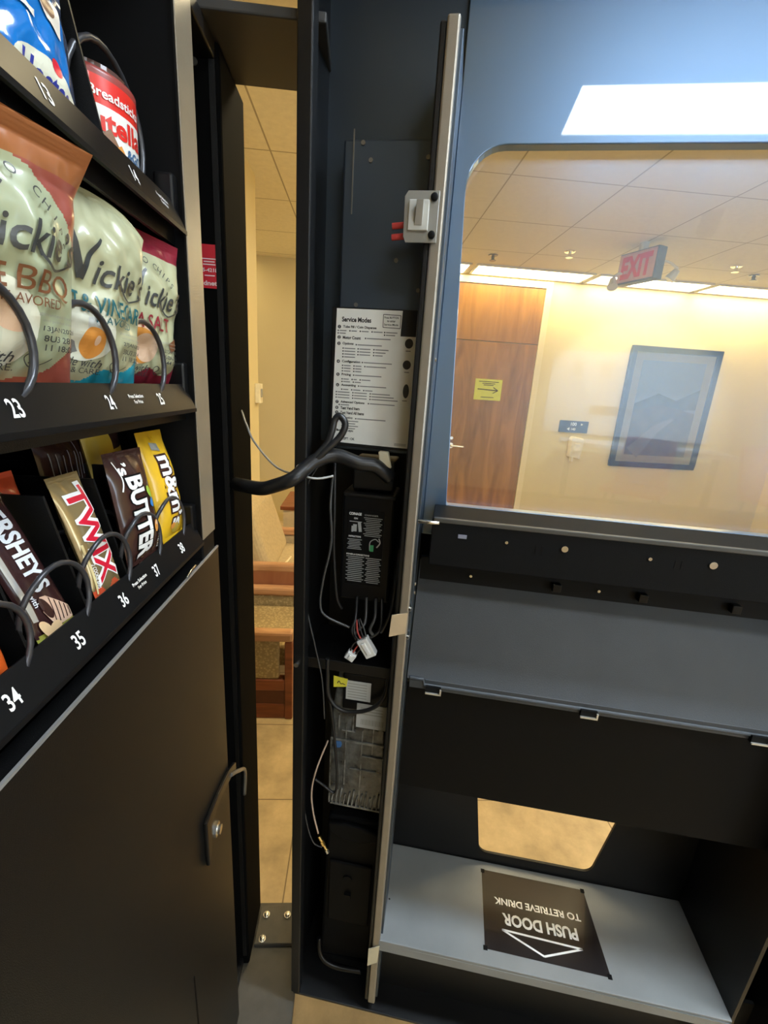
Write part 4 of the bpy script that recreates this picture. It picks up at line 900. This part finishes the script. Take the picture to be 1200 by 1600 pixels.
# coin tube cassette below the shelf
CAS = mat('smoky clear plastic', (.075, .075, .068), .2, spec=.6, coat=.6, var=.75, vscale=45, bump=.5, bscale=120)
cs = at_door('coin_cassette', (.092, .05, .80), 'smoky clear plastic coin cassette below the loose plugs', 'coin cassette')
MB().prism([(-.052, -.155), (.056, -.160), (.050, .045), (.050, .150), (-.040, .150), (-.050, .06)], lambda a, b, t: (a, t, b), 0, .06).build('housing', CAS, cs, bevel=.004)
rb = mat('pale clear rib', (.17, .17, .155), .2, coat=.5, var=.7, vscale=60)
for q in ((-.050, .0, .100, .005), (-.047, -.152, .102, .004), (.010, -.028, .045, .003), (-.030, .024, .026, .002), (-.012, -.06, .05, .002)):
    MB().box((q[0], -.003, q[1]), (q[0]+q[2], .0, q[1]+q[3])).build('rib', rb, cs, bevel=.0008)
for q in ((-.050, -.15, .045, .15), (-.022, -.10, .002, .14), (.008, -.13, .0025, .16), (.028, -.02, .002, .07), (-.036, .024, .002, .034), (-.010, .024, .002, .034), (.050, -.14, .002, .12), (-.004, .055, .002, .03)):
    MB().box((q[0], -.0022, q[1]), (q[0]+min(q[2], .0025), .0, q[1]+q[3])).build('rib', rb, cs)
for k in range(12): MB().tube([(-.044 + .008*k, -.001, -.150), (-.043 + .008*k, -.003, -.138 + .003*((k*5) % 4)), (-.041 + .008*k, -.001, -.122 + .006*((k*7) % 3))], .0018).build('rib', rb, cs)
for k in range(5): MB().box((-.018 + .0045*k, -.0035, -.146), (-.0155 + .0045*k, -.003, -.139)).build('slot', DEEP, cs)
MB().cyl((-.036, 0, -.008), (0, -1, 0), .0075, .003).build('blue_button', mat('blue plastic', (.05, .14, .34), .3), cs)
MB().box((-.030, -.006, .075), (.052, 0, .150)).build('upper_block', SMOOTH, cs, bevel=.003)
lb = MB().box((-.024, -.0072, .098), (.020, -.006, .136), 0)
for k in range(6): lay(lb, rect((-.004, .131 - .0055*k), .034, .0018), lambda a, b: (a, -.0076, b), 1)
lb.build('paper_label', [mat('grey paper label', (.50, .50, .47), .6), GREYT], cs)
lb = MB().box((-.003, -.0072, .042), (.052, -.0, .092), 0)
for k in range(3): lay(lb, rect((.024, .084 - .006*k), .040, .0026), lambda a, b: (a, -.0076, b), 1)
for k in range(14): lay(lb, rect((.006 + .003*k, .055), .0012 + .0006*(k % 2), .012), lambda a, b: (a, -.0076, b), 1)
lb.build('paper_label', [mat('pale paper label', (.46, .46, .44), .6), GREYT], cs)
# yellow tag
yt = MB(); yt.slab([(-.013, -.002, -.012), (.010, -.002, -.008), (.010, -.001, -.008), (-.013, -.001, -.012), (-.013, -.004, .012), (.012, -.004, .009), (.012, -.003, .009), (-.013, -.003, .012)], 0)
lay(yt, stroke([(-.006, -.002), (-.003, .003), (.0, -.002), (.003, -.001), (.008, -.003)], .0014), lambda a, b: (a, -.0040, b), 1)
o = yt.build('paper_tag', [mat('yellow tag', (.75, .68, .06), .5), INK], None, MD @ Matrix.Translation((.060, .038, .936))); tag(o, 'yellow paper tag with black pen marks above the coin cassette', 'tag')
# cash box at the bottom
cb = at_door('cash_box', (.092, .06, .45), 'black plastic cash box below the coin cassette', 'cash box')
MB().prism([(-.060, -.255), (.052, -.245), (.054, .155), (-.052, .150)], lambda a, b, t: (a, t, b), 0, .07).build('body', DEEP, cb, bevel=.006)
MB().prism([(-.050, .145), (-.02, .150), (.02, .146), (.052, .140), (.052, .118), (.02, .108), (-.02, .110), (-.046, .125)], lambda a, b, t: (a, t, b), -.012, 0).build('lip', DEEP, cb, bevel=.004)
MB().box((-.045, -.006, -.13), (.045, 0, .04)).build('front_panel', DEEP, cb, bevel=.004)
MB().cyl((-.005, -.006, .0), (0, -1, 0), .009, .003).box((-.010, -.012, -.055), (.004, -.006, -.04)).build('latch', DEEP, cb)
MB().tube([(-.058, -.02, -.17), (-.05, -.03, -.205), (-.02, -.034, -.222), (.04, -.03, -.226)], .005).build('pull_bar', SMOOTH, cb)
MB().box((-.055, .0, -.275), (.05, .07, -.255)).build('base_plate', DEEP, cb)

# ------------------------------------------------------------------ cables and plugs
def cable(name, label, pts, rad, m_, door=True, cat='cable', group=None, **k):
    P = [V(p) for p in pts]
    if door: P = [MD @ p for p in P]
    o = MB().tube(P, rad, seg=10, **k).build(name, m_); tag(o, label, cat, group); return o
inv = MD.inverted()
cable('cable_loom', 'thick black sleeved cable loom crossing the gap from cabinet to door', [(-.30, .74, 1.275), (-.253, .735, 1.269), (-.216, .725, 1.262), (-.172, .66, 1.272), (-.140, .632, 1.276), (-.119, .618, 1.284), (-.091, .605, 1.298)] + [tuple(MD @ V(p)) for p in ((.004, -.004, 1.312), (.018, .006, 1.324), (.042, .018, 1.331), (.076, .022, 1.322), (.100, .030, 1.319), (.120, .045, 1.30))], .0105, RUBBER, door=False)
cable('cable_loop', 'black cable bent into a loop over the lower corner of the white card', [(.002, .004, 1.305), (.009, .000, 1.32), (.030, .006, 1.346), (.038, .008, 1.365), (.041, .010, 1.381), (.047, .011, 1.388), (.055, .011, 1.381), (.0555, .010, 1.371), (.048, .008, 1.357), (.030, .003, 1.338), (.012, .000, 1.318)], .0048, RUBBER)
cable('thin_wire', 'thin grey wire curving across the gap above the cable loom', [(-.255, .78, 1.391), (-.21, .775, 1.384), (-.177, .70, 1.362), (-.162, .69, 1.335), (-.122, .66, 1.303)] + [tuple(MD @ V(p)) for p in ((.002, .0, 1.300), (.022, .004, 1.298), (.041, .012, 1.302))], .0016, mat('light grey wire', (.40, .40, .38), .4), door=False)
cable('thin_wire', 'black wire hanging beside the left side of the coin changer', [(.037, .035, 1.317), (.040, .03, 1.242), (.041, .03, 1.18), (.048, .03, 1.103), (.055, .04, 1.075)], .0022, RUBBER)
cable('thin_wire', 'grey wire bulging left of the coin changer down to the plugs', [(.036, .03, 1.30), (.036, .02, 1.255), (.039, .02, 1.196), (.028, .02, 1.133), (.024, .02, 1.088), (.035, .02, 1.068), (.073, .022, 1.053)], .0020, GREYW)
cable('thin_wire', 'long thin dark wire along the hinge side of the coin column', [(-.003, .02, 1.30), (-.005, .02, 1.167), (.002, .02, 1.079), (.017, .02, 1.010), (.030, .022, .945), (.034, .03, .86)], .0013, GREYW)
cable('cable_loop', 'black cable sagging in a loop over the pale paper labels', [(.037, .028, .985), (.037, .03, .959), (.040, .03, .912), (.057, .03, .887), (.083, .03, .883), (.116, .03, .896), (.137, .03, .923), (.142, .032, .965)], .0036, RUBBER)
cable('thin_wire', 'black wire hanging down in front of the clear cassette', [(.036, .032, .95), (.040, .035, .908), (.052, .035, .821), (.060, .035, .736), (.057, .035, .692), (.034, .035, .705), (.018, .035, .715)], .0024, RUBBER)
cable('antenna_lead', 'tan wire ending in a brass connector beside the clear cassette', [(.038, .045, .799), (.024, .025, .753), (.015, .025, .698), (.019, .025, .645), (.030, .025, .596)], .0016, COPPER)
cable('thin_wire', 'thin black wire reaching the brass connector from the hinge side', [(-.006, .03, .74), (-.003, .025, .686), (.008, .025, .61), (.021, .025, .570), (.038, .025, .562)], .0013, GREYW)
cable('thin_wire', 'black wire on the right of the coin changer next to the divider', [(.144, .04, 1.19), (.142, .025, 1.13), (.138, .02, 1.088), (.125, .025, 1.050)], .0028, RUBBER)
cable('thin_wire', 'short grey wire curling beside the hinge screw', [(.022, .012, 1.320), (.010, .010, 1.300), (.004, .010, 1.286), (.004, .012, 1.265)], .0010, GREYW)
bc = at_door('brass_connector', (.031, .025, .590), 'small brass antenna connector hanging near the cash box', 'connector')
ax_ = V((.017, 0, -.033)).normalized()
for (h0, hh_, rr, m_) in ((0, .012, .0034, BRASS), (.012, .010, .0046, BRASS), (.022, .012, .0030, BRASS), (.034, .008, .0042, ZINC)):
    MB().cyl(tuple(ax_*h0), ax_, rr, hh_, seg=8 if rr > .004 else 14).build('segment', m_, bc)
def plug(base, rot, sz, label, pins=4):
    t = empty('wire_connector', M=MD @ Matrix.Translation(base) @ Matrix.Rotation(math.radians(rot), 4, 'Y')); tag(t, label, 'connector', 'loose white plugs in the coin column')
    MB().box((-sz[0]/2, -sz[1]/2, -sz[2]/2), (sz[0]/2, sz[1]/2, sz[2]/2)).box((-sz[0]*.2, -sz[1]*.7, -sz[2]*.3), (sz[0]*.2, -sz[1]/2, sz[2]*.35)).build('shell', WPLAST, t, bevel=.0015)
    for k in range(pins):
        xx = (k - (pins-1)/2)*sz[0]/pins
        MB().tube([(xx, 0, sz[2]/2), (xx*1.3, .004, sz[2]/2+.012), (xx*.6+.004, .012, sz[2]/2+.028)], .0014).build('lead', (RUBBER, mat('red wire', (.4, .05, .04), .4), RUBBER, GREYW)[k % 4], t)
    return t
plug((.104, .022, 1.022), -32, (.019, .014, .034), 'larger white plug tilted above the column shelf')
plug((.078, .020, 1.003), 30, (.016, .012, .014), 'small white plug lying on the column shelf', 3)
for k, (x0, z0, x1, z1) in enumerate(((.076, 1.078, .082, 1.030), (.092, 1.078, .088, 1.018), (.108, 1.078, .112, 1.040), (.118, 1.08, .112, 1.0))):
    cable('thin_wire', ('black wire under the coin changer nearest the hinge', 'grey wire second from the hinge under the coin changer', 'grey wire third from the hinge under the coin changer', 'black wire under the coin changer nearest the divider')[k], [(x0, .06, z0+.012), (x0+.004, .035, (z0+z1)/2+.01), (x1-.006, .028, (z0+z1)/2-.008), (x1, .03, z1)], .0026, (RUBBER, GREYW)[k in (1, 2)])
wc = at_door('ribbon_clip', (.112, .04, 1.330), 'cream plastic clip on the cable below the white card', 'clip')
MB().slab([(-.008, -.006, -.010), (.010, -.006, -.014), (.010, .004, -.014), (-.008, .004, -.010), (-.010, -.010, .010), (.004, -.010, .010), (.004, .004, .010), (-.010, .004, .010)]).build('clip_body', mat('ivory plastic', (.62, .56, .40), .4), wc, bevel=.0015)
